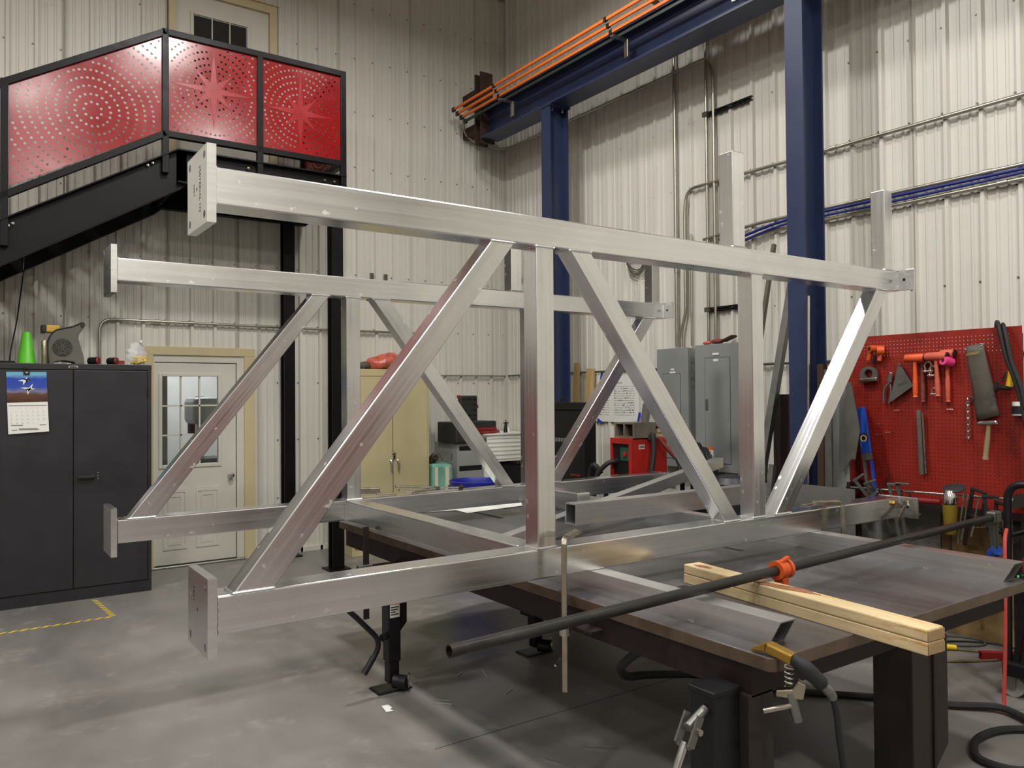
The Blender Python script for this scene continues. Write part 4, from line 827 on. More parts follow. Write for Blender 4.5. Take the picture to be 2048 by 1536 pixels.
e = T('glove', 'crumpled brown glove lying on top of the large electrical panel', 'glove', (5.83, 5.05, 2.194))
O('palm', MB().sphere((5.83, 5.0, 2.222), 0.06, sc=(0.7, 1.3, 0.42)), 'glove_red', e, sm=True); O('cuff', MB().bar((5.83, 4.93, 2.22), (5.83, 4.80, 2.262), 0.08, 0.02), 'rust_brown', e, bev=0.006)
O('thumb', MB().sphere((5.80, 5.10, 2.212), 0.032, sc=(0.8, 1.6, 0.55)), 'mallet_worn', e, sm=True)
# ------------------------------------------------------------------ poster
ps = T('poster', 'white safety chart poster held with blue tape on the right wall', 'poster', (5.89, 6.45, 1.44))
xp = 5.898
O('sheet', MB().box(xp, xp+0.001, 6.13, 6.83, 1.43, 1.96), 'paper_white', ps)
O('title_lettering', text_mb('CHART HOW', 0.034, (xp-0.0008, 6.60, 1.845), (0, -1, 0), (0, 0, 1)), 'ink', ps)
lt = MB()
for k in range(13):
    z = 1.82-0.026*k
    for a, b in ((6.20, 6.52), (6.60, 6.78)):
        y = b
        while y > a:
            w = random.uniform(0.01, 0.05); lt.box(xp-0.0008, xp-0.0002, max(a, y-w), y, z-0.0022, z+0.0022+0.006*(random.random() < 0.25)); y -= w+random.uniform(0.004, 0.02)
O('handwriting', lt, 'ink_grey', ps, kind='stuff')
for y0, y1, z0, z1, a in ((6.74, 6.71, 1.90, 1.99, 0), (6.80, 6.73, 1.455, 1.415, 0), (6.15, 6.12, 1.42, 1.54, 0)):
    O('tape_strip', MB().bar((xp-0.001, y0, z0), (xp-0.001, y1, z1), 0.002, 0.032, (0, 1, 0)), 'tape_blue', ps)
# ------------------------------------------------------------------ red pegboard
XP, PY0, PY1, PZ0, PZ1 = 5.50, 2.262, 3.506, 0.955, 2.143
pg = T('pegboard', 'large red steel pegboard hung with hand tools', 'pegboard', (XP, 2.88, PZ0))
mb = MB(); pt = 0.0254; ny = int((PY1-PY0-0.02)/pt); nz = int((PZ1-PZ0-0.06)/pt); idx = {}
oy = (PY1-PY0-ny*pt)/2+PY0; oz = (PZ1-PZ0-nz*pt)/2+PZ0; hr = 0.0031
def vid(y, z):
    k = (round(y, 5), round(z, 5))
    if k not in idx: idx[k] = len(mb.v); mb.v.append(V((XP, y, z)))
    return idx[k]
for i in range(ny):
    for j in range(nz):
        y, z = oy+(i+0.5)*pt, oz+(j+0.5)*pt; h = pt/2
        out = [vid(y+a*h, z+b*h) for a, b in ((-1, -1), (0, -1), (1, -1), (1, 0), (1, 1), (0, 1), (-1, 1), (-1, 0))]
        inn = [vid(y+hr*math.cos(R(q)), z+hr*math.sin(R(q))) for q in (225, 270, 315, 0, 45, 90, 135, 180)]
        for k in range(8): mb.f.append((out[k], out[(k+1) % 8], inn[(k+1) % 8], inn[k]))
O('perforated_sheet', mb, 'peg_red', pg, solid=0.002)
O('sheet_border', MB().box(XP-0.001, XP+0.001, PY0, PY1, PZ0, oz).box(XP-0.001, XP+0.001, PY0, PY1, oz+nz*pt, PZ1).box(XP-0.001, XP+0.001, PY0, oy, oz, oz+nz*pt).box(XP-0.001, XP+0.001, oy+ny*pt, PY1, oz, oz+nz*pt), 'peg_red', pg)
O('backing_post', MB().box(XP+0.004, XP+0.08, 3.42, 3.47, 0, 2.1), 'steel_frame', pg); O('backing_post', MB().box(XP+0.004, XP+0.08, 2.29, 2.34, 0, 2.1), 'steel_frame', pg)
O('backing_sheet', MB().box(XP+0.012, XP+0.02, PY0+0.01, PY1-0.01, PZ0, PZ1-0.15), 'steel_frame', pg)
O('bottom_ledge', MB().box(XP-0.02, XP+0.05, PY0, PY1, PZ0-0.05, PZ0-0.004), 'steel_frame', pg)
O('plywood_sheet', MB().box(5.84, 5.858, 2.965, 3.70, 0.0, 0.95), 'plywood_grey', label='grey weathered plywood sheet standing under the pegboard', cat='plywood')
O('plywood_sheet', MB().box(5.84, 5.858, 2.10, 2.955, 0.0, 0.93), 'plywood', label='brown plywood sheet standing under the right end of the pegboard', cat='plywood')
for k, (y, z) in enumerate(((3.07, 1.60), (2.70, 1.61), (3.22, 1.50), (3.14, 1.44), (3.22, 1.42))):
    O('peg_hook', MB().tube([(XP, y-0.02, z), (XP-0.03, y-0.02, z), (XP-0.032, y+0.02, z), (XP, y+0.02, z)], 0.0022, 6), 'chrome', pg)
xt = XP-0.028
def peg(name, lab, cat, y, z, group='tools on the pegboard'): return T(name, lab, cat, (xt, y, z), group)
# pipe-clamp jaw (orange casting)
e = peg('clamp_casting', 'small orange cast clamp part hanging near the pegboard top left', 'clamp', 3.21, 2.0)
O('body', MB().cyl((XP-0.09, 3.235, 2.045), (XP-0.005, 3.20, 2.045), 0.026), 'clamp_orange', e, sm=True); O('bore', MB().cyl((XP-0.0915, 3.2355, 2.045), (XP-0.0895, 3.235, 2.045), 0.015), 'gap_black', e)
O('arm', MB().bar((XP-0.05, 3.245, 2.03), (XP-0.05, 3.27, 1.96), 0.03, 0.03, w1=0.022), 'clamp_orange', e, bev=0.006); O('flange', MB().cyl((XP-0.05, 3.205, 2.03), (XP-0.02, 3.165, 2.03), 0.036), 'clamp_orange', e, sm=True)
O('wing', MB().bar((XP-0.04, 3.18, 2.02), (XP-0.04, 3.19, 1.955), 0.02, 0.03), 'mallet_worn', e, bev=0.005); O('screw', MB().cyl((XP-0.05, 3.215, 1.995), (XP-0.05, 3.235, 1.945), 0.008), 'plastic_black', e)
# lifting eye pad
e = peg('lifting_eye', 'grey steel lifting eye with a large round hole', 'lifting eye', 3.275, 1.80)
pts = [(3.343, 1.80), (3.208, 1.812)]+[(3.275+0.068*math.cos(R(a)), 1.865+0.055*math.sin(R(a))) for a in range(0, 181, 18)]
ol = pts; hv = [(3.275+0.032*math.cos(2*math.pi*k/16), 1.868+0.032*math.sin(2*math.pi*k/16)) for k in range(16)]
res = geometry.delaunay_2d_cdt([V(q) for q in ol+hv], [(i, (i+1) % len(ol)) for i in range(len(ol))]+[(len(ol)+i, len(ol)+(i+1) % 16) for i in range(16)], [], 0, 1e-6)
mb = MB(); mb.v = [V((XP-0.03, q[0], q[1])) for q in res[0]]
mb.f = [tuple(f) for f in res[2] if math.hypot(sum(res[0][i][0] for i in f)/3-3.275, sum(res[0][i][1] for i in f)/3-1.868) > 0.031]
O('plate', mb, 'steel_grey', e, solid=0.02); O('weld_bead', MB().bar((XP-0.045, 3.343, 1.815), (XP-0.045, 3.205, 1.825), 0.02, 0.03), 'steel_bright', e, bev=0.008)
# pliers
e = peg('pliers', 'slim grey water pump pliers hanging beside the lifting eye', 'pliers', 3.13, 1.66)
O('jaw', MB().bar((xt, 3.125, 1.80), (xt, 3.108, 1.872), 0.012, 0.04, (0, 1, 0), h1=0.028), 'steel_grey', e, bev=0.006)
O('handle', MB().tube([(xt, 3.12, 1.80), (xt, 3.16, 1.755), (xt, 3.168, 1.70), (xt, 3.170, 1.655)], 0.0085, 8, 4), 'steel_grey', e, sm=True); O('handle', MB().tube([(xt+0.01, 3.125, 1.80), (xt+0.01, 3.118, 1.75), (xt+0.01, 3.122, 1.70), (xt+0.01, 3.135, 1.65)], 0.0085, 8, 4), 'steel_grey', e, sm=True)
# triangle plate with stamped digits
e = peg('steel_triangle', 'flat grey steel triangle plate with stamped numbers', 'plate', 3.04, 1.65)
O('plate', MB().ext([(3.048, 1.943), (2.944, 1.772), (3.124, 1.648)], (XP-0.03, 0, 0), (0, 1, 0), (0, 0, 1), (-1, 0, 0), 0.008), 'steel_grey', e, bev=0.001)
O('stamped_digits', text_mb('08', 0.032, (XP-0.0385, 3.052, 1.765), (0, -0.94, 0.33), (0, 0.33, 0.94)), 'ink', e); O('stamped_digits', text_mb('B2', 0.03, (XP-0.0385, 3.018, 1.78), (0, -0.94, 0.33), (0, 0.33, 0.94)), 'ink', e)
O('hanging_wire', MB().tube([(XP, 3.045, 1.925), (XP-0.045, 3.042, 1.92), (XP-0.045, 3.03, 1.915)], 0.003, 6), 'plastic_black', e)
def mallet(y, zt, zb, hw, lab, m1, m2, lean=0.0, dx=0.0):
    e = peg('mallet', lab, 'mallet', y, zb)
    x = XP-0.06-dx
    O('head', MB().lathe([(0.004, -hw), (0.026, -hw), (0.030, -hw+0.012), (0.029, hw-0.012), (0.025, hw), (0.004, hw)], (x, y, zt), (0, 1, 0), 18), m1, e, sm=True)
    O('head_face', MB().cyl((x, y-hw-0.001, zt), (x, y-hw-0.008, zt), 0.026), 'plastic_black', e, sm=True)
    O('handle', MB().tube([(x, y, zt-0.02), (x, y+lean*0.3, zt-0.09), (x, y+lean*0.6, (zt+zb)/2-0.03), (x, y+lean*0.9, zb+0.03), (x, y+lean, zb)], [0.0135, 0.0135, 0.014, 0.017, 0.017, 0.0145, 0.0185], 10, 3), m2, e, sm=True)
mallet(2.918, 1.965, 1.694, 0.066, 'bright orange dead-blow mallet, left of the hanging mallets', 'mallet_orange', 'mallet_orange')
mallet(2.885, 1.955, 1.66, 0.05, 'worn mallet with a dusty red handle behind the bright orange mallet', 'mallet_worn', 'glove_red', dx=-0.035)
mallet(2.762, 1.968, 1.70, 0.07, 'worn dull orange dead-blow mallet right of the shackles', 'mallet_worn', 'mallet_worn', -0.01, 0.02)
mallet(2.715, 1.985, 1.662, 0.045, 'worn orange mallet with a flared handle end behind the dull one', 'mallet_worn', 'mallet_worn', 0.0, -0.035)
def shackle(y, z, s, lab):
    e = peg('shackle', lab, 'shackle', y, z)
    x = XP-0.04
    O('bow', MB().tube([(x, y+s*0.45, z-s*0.8), (x, y+s*0.5, z-s*0.2), (x, y+s*0.55, z+s*0.3), (x, y, z+s*0.8), (x, y-s*0.55, z+s*0.3), (x, y-s*0.5, z-s*0.2), (x, y-s*0.45, z-s*0.8)], s*0.17, 8, 4), 'steel_bright', e, sm=True)
    O('pin', MB().cyl((x, y+s*0.9, z-s*0.85), (x, y-s*0.9, z-s*0.85), s*0.17, n=10), 'steel_bright', e, sm=True)
    for q in (0.5, -0.5): O('eye', MB().sphere((x, y+s*q, z-s*0.85), s*0.32, 10, 6), 'steel_bright', e, sm=True)
shackle(2.838, 1.905, 0.040, 'bright bow shackle hanging left between the orange mallets'); shackle(2.806, 1.875, 0.040, 'bright bow shackle hanging right between the orange mallets'); shackle(2.80, 1.735, 0.026, 'small shackle hanging alone low beside the worn mallets')
e = peg('twine_spool', 'pink spool of twine on a peg beside the mallets', 'twine', 2.69, 1.91)
O('twine', MB().lathe([(0.012, 0), (0.031, 0.002), (0.033, 0.02), (0.030, 0.075), (0.024, 0.08), (0.01, 0.081)], (XP-0.105, 2.705, 1.94), (0.93, -0.30, -0.2), 18), 'pink_twine', e, sm=True); O('core', MB().cyl((XP-0.106, 2.7055, 1.94), (XP-0.1, 2.703, 1.939), 0.0125), 'gap_black', e)
# long dark pouch
e = peg('tool_pouch', 'long dark nylon saw pouch with yellow lettering hanging on the pegboard', 'pouch', 2.49, 1.53)
A = [(2.600, 2.025), (2.485, 2.045), (2.392, 1.575), (2.53, 1.53)]
mb = MB(); g = 9
for k in range(g+1):
    t = k/g; l_ = V((0, *A[0])).lerp(V((0, *A[3])), t); r_ = V((0, *A[1])).lerp(V((0, *A[2])), t)
    for i in range(7): q = l_.lerp(r_, i/6); mb.v.append(V((XP-0.02-0.022*math.sin(math.pi*i/6)*(0.5+0.5*t)-0.004*math.sin(t*9+i), q.y, q.z)))
for k in range(g):
    for i in range(6): a = k*7+i; mb.f.append((a, a+1, a+8, a+7))
O('fabric', mb, 'nylon_dark', e, sm=True, solid=0.006)
O('lettering', text_mb('STANLEY', 0.021, (XP-0.0475, 2.582, 1.965), (0, -0.985, 0.16), (0, -0.16, 0.985)), 'print_yellow', e)
for p in A[:2]: O('grommet', MB().torus((XP-0.024, p[0]-0.008 if p[0] > 2.55 else p[0]+0.008, p[1]-0.012), 0.007, 0.003, (1, 0, 0), 12, 6), 'steel_bright', e)
# club hammer
e = peg('club_hammer', 'short club hammer with a wooden handle hanging under the pouch', 'hammer', 2.44, 1.29)
O('head', MB().loft([(XP-0.09, 2.505, 1.505), (XP-0.05, 2.505, 1.505), (XP-0.05, 2.50, 1.535), (XP-0.09, 2.50, 1.535)], [(XP-0.09, 2.378, 1.515), (XP-0.05, 2.378, 1.515), (XP-0.05, 2.385, 1.545), (XP-0.09, 2.385, 1.545)]), 'steel_bright', e, bev=0.01)
O('handle', MB().tube([(XP-0.07, 2.438, 1.52), (XP-0.07, 2.448, 1.42), (XP-0.07, 2.462, 1.29)], [0.014, 0.016, 0.019], 10, 4), 'wood_handle', e, sm=True)
O('chain_hook', MB().torus((XP-0.02, 2.572, 1.675), 0.018, 0.005, (1, 0, 0), 14, 6), 'plastic_black', pg)
e = peg('steel_chain', 'short length of grey steel chain hanging left of the pouch', 'chain', 2.585, 1.39)
lk = None
for k in range(13):
    z = 1.67-k*0.0215; ax = (1, 0.6, 0) if k % 2 else (0.6, -1, 0); c0 = V((XP-0.028, 2.585, z)); w_ = V(ax).normalized().cross(V((0, 0, 1)))
    O('link', MB().tube([c0+w_*0.0085*math.cos(R(a))+V((0, 0, 1))*0.0155*math.sin(R(a)) for a in range(0, 361, 40)], 0.0032, 6), 'steel_bright', e, sm=True)
# angle die grinder yellow with air hose
e = peg('air_grinder', 'small yellow air die grinder hanging at the right end of the pegboard', 'grinder', 2.31, 1.74)
O('body', MB().cyl((XP-0.06, 2.318, 1.76), (XP-0.06, 2.298, 1.86), 0.021), 'tool_yellow', e, sm=True); O('head', MB().cyl((XP-0.06, 2.30, 1.748), (XP-0.06, 2.375, 1.752), 0.015), 'plastic_black', e, sm=True)
O('disc_pad', MB().cyl((XP-0.06, 2.375, 1.752), (XP-0.06, 2.392, 1.754), 0.012, 0.038), 'rubber_black', e, sm=True); O('lever', MB().bar((XP-0.085, 2.345, 1.79), (XP-0.085, 2.325, 1.85), 0.006, 0.012), 'plastic_black', e)
e = T('air_hose', 'thick dark hose looped over the right end of the pegboard', 'hose', (XP-0.05, 2.3, 1.6), None)
O('hose_loop', MB().tube([(XP+0.05, 2.44, 2.02), (XP+0.04, 2.43, 2.12), (XP-0.02, 2.40, 2.175), (XP-0.07, 2.365, 2.12), (XP-0.08, 2.325, 1.95), (XP-0.08, 2.27, 1.78), (XP-0.08, 2.235, 1.62), (XP-0.08, 2.2, 1.4)], 0.014, 10, 6), 'rubber_black', e, sm=True)
O('hose_loop', MB().tube([(XP+0.05, 2.40, 2.05), (XP+0.03, 2.385, 2.13), (XP-0.03, 2.36, 2.155), (XP-0.075, 2.325, 2.08), (XP-0.09, 2.29, 1.92), (XP-0.09, 2.24, 1.76), (XP-0.09, 2.215, 1.62)], 0.013, 10, 6), 'rubber_black', e, sm=True)
e = T('hole_saw', 'black and white hole saw cup on the right edge of the pegboard', 'hole saw', (XP-0.06, 2.27, 1.59), 'tools on the pegboard')
O('cup', MB().cyl((XP-0.06, 2.262, 1.585), (XP-0.06, 2.262, 1.635), 0.04), 'plastic_black', e, sm=True); O('cap', MB().cyl((XP-0.06, 2.262, 1.635), (XP-0.06, 2.262, 1.662), 0.038), 'foam_white', e, sm=True); O('rim', MB().cyl((XP-0.06, 2.262, 1.575), (XP-0.06, 2.262, 1.585), 0.041), 'drawer_grey', e, sm=True)
e = peg('steel_bar', 'narrow grey steel bar and rod hanging in the middle of the pegboard', 'bar', 2.90, 1.15)
O('flat_bar', MB().bar((XP-0.03, 2.914, 1.60), (XP-0.03, 2.897, 1.155), 0.012, 0.03, (0, 1, 0)), 'steel_grey', e, bev=0.002); O('rod', MB().bar((XP-0.03, 2.885, 1.585), (XP-0.03, 2.868, 1.165), 0.01, 0.012, (0, 1, 0)), 'clamp_steel', e)
# level leaning
e = T('spirit_level', 'blue spirit level leaning against the pegboard', 'level', (5.42, 3.25, 0.98))
L0, L1 = V((5.44, 3.33, 1.615)), V((5.36, 3.195, 0.985))
O('body', MB().bar(L0, L0.lerp(L1, 0.52), 0.022, 0.075, (0, 1, 0)), 'level_blue', e, bev=0.003)
O('slot_frame', MB().bar(L0.lerp(L1, 0.52), L0.lerp(L1, 0.60), 0.022, 0.072, (0, 1, 0)), 'steel_grey', e)
for q in (-0.028, 0.028): O('side_rail', MB().bar(L0.lerp(L1, 0.60)+V((0, q, 0)), L1+V((0, q, 0)), 0.022, 0.018, (0, 1, 0)), 'level_blue' if q < 0 else 'steel_grey', e)
O('end_block', MB().bar(L0.lerp(L1, 0.86), L1, 0.021, 0.06, (0, 1, 0)), 'steel_grey', e)
cv = L0.lerp(L1, 0.35); O('vial_housing', MB().cyl(cv-V((0.013, 0, 0)), cv+V((0.012, 0, 0)), 0.036), 'plastic_black', e, sm=True); O('vial_ring', MB().pipe(cv-V((0.0155, 0, 0)), cv, 0.026, 0.016), 'level_gold', e, sm=True)
O('end_hole', MB().bar(L0+V((-0.0115, -0.003, -0.02)), L0+V((-0.0115, -0.006, -0.03)), 0.001, 0.03, (0, 1, 0)), 'gap_black', e)
# leaning sheets and steel left of the pegboard
O('metal_sheet', MB().ext([(3.47, 0.02), (3.335, 0.02), (3.335, 1.45), (3.36, 1.86), (3.47, 1.86)], (5.30, 0, 0), (0, 1, 0), (0, 0, 1), (1, 0, 0), 0.004), 'drawer_grey', label='pale metal sheet standing against the left end of the pegboard', cat='sheet')
O('metal_sheet', MB().ext([(3.33, 1.81), (3.285, 1.80), (3.222, 1.465), (3.262, 1.25), (3.295, 1.25), (3.36, 1.15), (3.34, 1.45)], (5.255, 0, 0), (0, 1, 0), (0, 0, 1), (1, 0, 0), 0.006), 'steel_grey', label='dark grey angular metal plate leaning left of the blue level', cat='sheet')
O('metal_sheet', MB().box(4.98, 4.988, 3.10, 3.62, 0.0, 1.07), 'aluminium_dull', label='dull grey rectangular metal plate standing behind the truss end', cat='sheet')
O('steel_stock', MB().bar((5.17, 3.48, 0.0), (5.185, 3.47, 1.94), 0.05, 0.05), 'rust_brown', label='brownish square steel tube standing beside the blue column', cat='steel stock')
O('steel_stock', MB().cyl((5.14, 3.585, 0.0), (5.165, 3.56, 2.45), 0.008, n=8), 'aluminium', label='thin bright rod leaning on the wide blue column', cat='steel stock', sm=True)
O('steel_stock', MB().box(5.165, 5.185, 3.39, 3.45, 0.0, 1.90), 'steel_grey', label='flat grey bar standing right of the blue column', cat='steel stock')
O('steel_stock', MB().bar((5.05, 4.15, 0.0), (5.72, 4.02, 3.02), 0.05, 0.06, (0, 1, 0)), 'steel_grey', label='long grey steel angle leaning on the wall left of the blue column', cat='steel stock')
O('steel_stock', MB().bar((5.0, 4.28, 0.0), (5.78, 4.32, 3.02), 0.035, 0.03, (0, 1, 0)), 'conduit_dark', label='thin dark steel tube leaning on the wall beside the long angle', cat='steel stock')
for y, h in ((4.05, 1.17), (3.97, 1.17)): O('steel_stock', MB().bar((5.05, y, 0.0), (5.22, y-0.03, h), 0.04, 0.045, (0, 1, 0)), 'steel_grey', label='short pale steel flat bar behind the truss, %s of the pair' % ('left' if y > 4 else 'right'), cat='steel stock')
O('dark_plywood', MB().box(5.54, 5.56, 3.78, 4.17, 0.0, 1.72), 'steel_frame', label='dark brown panel standing behind the leaning steel by the blue column', cat='panel')
# ------------------------------------------------------------------ clamp rail below the pegboard
rl = T('clamp_rail', 'horizontal steel rod carrying hanging clamps below the pegboard', 'rail', (5.30, 2.8, 1.04))
O('rod', MB().cyl((5.30, 2.25, 1.063), (5.30, 3.36, 1.04), 0.009), 'steel_bright', rl, sm=True)
for y in (2.27, 3.34): O('bracket', MB().box(5.29, 5.49, y-0.012, y+0.012, 1.0, 1.08), 'steel_frame', rl)
O('handle_grip', MB().cyl((5.33, 2.70, 1.0), (5.33, 2.92, 0.995), 0.02), 'case_red', rl, sm=True)
def gclamp(y, z, s, ang, mat, lab, x=5.27):
    e = T('bar_clamp', lab, 'clamp', (x, y, z-s), 'clamps hanging on the rail')
    c_, n_ = math.cos(ang), math.sin(ang)
    q = lambda a, b: V((x, y+a*c_-b*n_, z+a*n_+b*c_))
    N_ = (0, c_, n_)
    O('clamp_bar', MB().bar(q(0, 0.02), q(0, -s), 0.008, 0.022, N_), mat, e)
    O('fixed_jaw', MB().bar(q(0.012, 0.012), q(-0.085, 0.0), 0.018, 0.024, (0, -n_, c_), h1=0.014), mat, e, bev=0.003)
    O('sliding_jaw', MB().bar(q(0.015, -s*0.45), q(-0.085, -s*0.45), 0.02, 0.028, (0, -n_, c_), h1=0.018), mat, e, bev=0.003)
    O('screw', MB().cyl(q(-0.075, -s*0.62), q(-0.075, -s*0.18), 0.007, n=8), 'steel_frame', e, sm=True)
    O('tommy_bar', MB().cyl(q(-0.075, -s*0.62)+V((-0.04, 0.02, 0)), q(-0.075, -s*0.62)+V((0.04, -0.03, 0.01)), 0.004, n=8), 'steel_bright', e, sm=True)
gclamp(3.27, 1.09, 0.34, -0.75, 'steel_grey', 'grey clamp tilted left at the left end of the clamp rail')
gclamp(3.19, 1.07, 0.34, -0.55, 'zinc', 'pale clamp hanging in front of the blue level')
gclamp(3.02, 1.08, 0.34, -0.2, 'steel_grey', 'grey clamp hanging left of centre on the clamp rail')
gclamp(2.96, 1.09, 0.34, -0.15, 'conduit_dark', 'dark clamp hanging just right of the grey centre clamp')
gclamp(2.47, 1.10, 0.36, 0.15, 'steel_frame', 'black clamp hanging right of the angle grinder')
gclamp(2.40, 1.06, 0.40, -0.12, 'rubber_black', 'black clamp hanging second from the right end of the rail')
gclamp(2.33, 1.03, 0.38, 0.1, 'steel_frame', 'black clamp hanging at the right end of the rail')
for k, (y, a) in enumerate(((2.515, 0.10), (2.49, 0.06), (2.43, 0.05))): O('bright_rod', MB().cyl((5.20, y-0.03, 1.10-0.02*k), (5.20, y+0.02, 0.76+0.03*k), 0.006, n=8), 'steel_bright', rl, sm=True)
e = T('angle_grinder', 'angle grinder with black disc guard and olive body hanging on the rail', 'grinder', (5.2, 2.57, 0.8))
O('disc', MB().lathe([(0.01, 0), (0.068, 0.0), (0.07, 0.006), (0.05, 0.014), (0.012, 0.016)], (5.23, 2.565, 1.105), (-0.35, 0, 0.94), 22), 'rubber_black', e, sm=True)
O('gear_head', MB().lathe([(0.012, 0), (0.03, 0.004), (0.04, 0.03), (0.043, 0.07), (0.042, 0.09), (0.01, 0.092)], (5.19, 2.568, 1.10), (-0.08, 0, -1), 18), 'chrome', e, sm=True)
O('body', MB().lathe([(0.01, 0), (0.042, 0.002), (0.044, 0.03), (0.039, 0.10), (0.036, 0.17), (0.03, 0.19), (0.008, 0.195)], (5.183, 2.568, 1.01), (0, 0, -1), 18), 'grinder_olive', e, sm=True)
O('cord', MB().tube([(5.183, 2.568, 0.82), (5.19, 2.57, 0.7), (5.2, 2.575, 0.55), (5.22, 2.6, 0.35)], 0.006, 8, 4), 'plastic_black', e, sm=True)
# ------------------------------------------------------------------ charcoal cabinet and what stands on it
cb = T('storage_cabinet', 'tall charcoal steel storage cabinet with a calendar on its left door', 'cabinet', (0.78, 7.95, 0))
CX0, CX1, CF, CT = 0.165, 1.404, 7.73, 2.03
O('body', MB().box(CX0, CX1, CF+0.02, 8.24, 0.06, CT-0.001), 'cabinet_charcoal', cb)
O('top_rim', MB().box(CX0-0.002, CX1+0.002, CF, 8.24, CT-0.05, CT), 'cabinet_charcoal', cb, bev=0.004)
O('plinth', MB().box(CX0, CX1, CF+0.004, 8.24, 0, 0.10), 'cabinet_charcoal', cb)
O('side_stile', MB().box(CX1-0.03, CX1, CF, CF+0.02, 0.10, CT-0.05), 'cabinet_charcoal', cb, bev=0.002); O('side_stile', MB().box(CX0, CX0+0.03, CF, CF+0.02, 0.10, CT-0.05), 'cabinet_charcoal', cb, bev=0.002)
O('door_gap', MB().box(CX0+0.03, CX1-0.03, CF+0.012, CF+0.021, 0.10, CT-0.05), 'gap_black', cb)
dl = O('door', MB().box(CX0+0.034, 0.7815, CF-0.004, CF+0.013, 0.106, CT-0.056), 'cabinet_charcoal', cb, bev=0.003); dr = O('door', MB().box(0.7865, CX1-0.034, CF-0.004, CF+0.013, 0.106, CT-0.056), 'cabinet_charcoal', cb, bev=0.003)
O('handle', MB().box(0.815, 0.945, CF-0.035, CF-0.015, 1.04, 1.062).box(0.915, 0.945, CF-0.02, CF-0.004, 1.03, 1.07), 'plastic_black', dr, bev=0.004)
for z in (1.085, 1.06, 1.035): O('rivet', MB().cyl((0.972, CF-0.003, z), (0.972, CF-0.008, z), 0.006, n=8), 'chrome', dr)
O('maker_badge', MB().box(0.745, 0.82, CF-0.004, CF, CT-0.037, CT-0.018), 'chrome', cb, bev=0.003); O('badge_inset', MB().box(0.757, 0.808, CF-0.005, CF-0.003, CT-0.033, CT-0.022), 'plastic_black', cb)
for z in (0.25, 1.0, 1.78): O('hinge', MB().cyl((CX1-0.034, CF-0.004, z-0.05), (CX1-0.034, CF-0.004, z+0.05), 0.006, n=8), 'gap_black', cb)
# calendar
cl = T('calendar', 'wall calendar with a blue bird photograph clipped to the charcoal cabinet', 'calendar', (0.44, CF-0.01, 1.45))
yc = CF-0.008
def grad(name, stops):
    m = bpy.data.materials.new(name); m.use_nodes = True; nt = m.node_tree; b = nt.nodes['Principled BSDF']; b.inputs['Roughness'].default_value = 0.35
    tc = N(nt, 'ShaderNodeTexCoord'); sx = N(nt, 'ShaderNodeSeparateXYZ'); nt.links.new(tc.outputs['Generated'], sx.inputs[0])
    nz = N(nt, 'ShaderNodeTexNoise', Scale=4.0, Detail=5.0); nt.links.new(tc.outputs['Generated'], nz.inputs['Vector'])
    ad = N(nt, 'ShaderNodeMath', operation='MULTIPLY_ADD'); nt.links.new(nz.outputs['Fac'], ad.inputs[0]); ad.inputs[1].default_value = 0.16; nt.links.new(sx.outputs[2], ad.inputs[2])
    rp = N(nt, 'ShaderNodeValToRGB'); nt.links.new(ad.outputs[0], rp.inputs[0]); el = rp.color_ramp.elements
    while len(el) < len(stops): el.new(0.5)
    for e_, (p, c_) in zip(el, stops): e_.position = p; e_.color = lin(c_)
    nt.links.new(rp.outputs[0], b.inputs['Base Color']); MATS[name] = m
grad('calendar_photo', [(0.05, (58, 26, 20)), (0.36, (96, 62, 44)), (0.44, (120, 120, 150)), (0.56, (46, 76, 168)), (0.86, (36, 66, 168)), (0.98, (110, 170, 200))])
ph = O('photo_page', MB().add([(0.296, yc, 1.955), (0.583, yc, 1.957), (0.592, yc-0.006, 1.707), (0.303, yc-0.006, 1.700)], [(0, 3, 2, 1)]), 'calendar_photo', cl, solid=0.001)
gp = O('grid_page', MB().add([(0.303, yc-0.005, 1.700), (0.592, yc-0.005, 1.707), (0.602, yc-0.010, 1.456), (0.312, yc-0.010, 1.440)], [(0, 3, 2, 1)]), 'paper_white', cl, solid=0.001)
def bird(cx, cz, s, fl_):
    return MB().add([(cx+x*s, yc-0.006, cz+z*s) for x, z in ((-1, 0.1*fl_), (-0.3, 0.15), (0.1, 0.1), (0.6, 0.75), (0.45, 0.05), (0.9, -0.05), (0.3, -0.25), (-0.1, -0.95), (-0.15, -0.2))], [(0, 1, 8), (1, 2, 6, 8), (2, 3, 4), (2, 4, 5, 6), (6, 7, 8)])
O('bird_print', bird(0.452, 1.818, 0.055, 1), 'paper_white', ph); O('bird_print', bird(0.42, 1.885, 0.042, -1), 'paper_white', ph); O('bird_print', bird(0.44, 1.893, 0.036, 1), 'ink', ph); O('bird_print', bird(0.455, 1.812, 0.03, -1), 'rust_brown', ph)
lt = MB(); lt.box(0.313, 0.586, yc-0.0085, yc-0.0075, 1.6745, 1.679)
for k in range(31):
    i, j = (k+2) % 7, (k+2)//7; m_ = text_mb(str(k+1), 0.011, (0.322+i*0.0385+0.0016*j, yc-0.0095-0.0008*j, 1.652-j*0.031), (1, 0, 0.02), (0, 0, 1)); lt.add(m_.v, m_.f)
for a, b, z in ((0.330, 0.415, 1.512), (0.335, 0.375, 1.472), (0.385, 0.52, 1.482), (0.385, 0.53, 1.474), (0.535, 0.582, 1.513)): lt.box(a, b, yc-0.0128, yc-0.0122, z, z+0.004)
O('date_print', lt, 'ink_grey', gp, kind='stuff')
O('bulldog_clip', MB().box(0.418, 0.462, yc-0.012, yc+0.004, 1.932, 1.985).cyl((0.44, yc-0.012, 1.99), (0.44, yc-0.004, 1.99), 0.022, n=14), 'plastic_black', cl, bev=0.003)
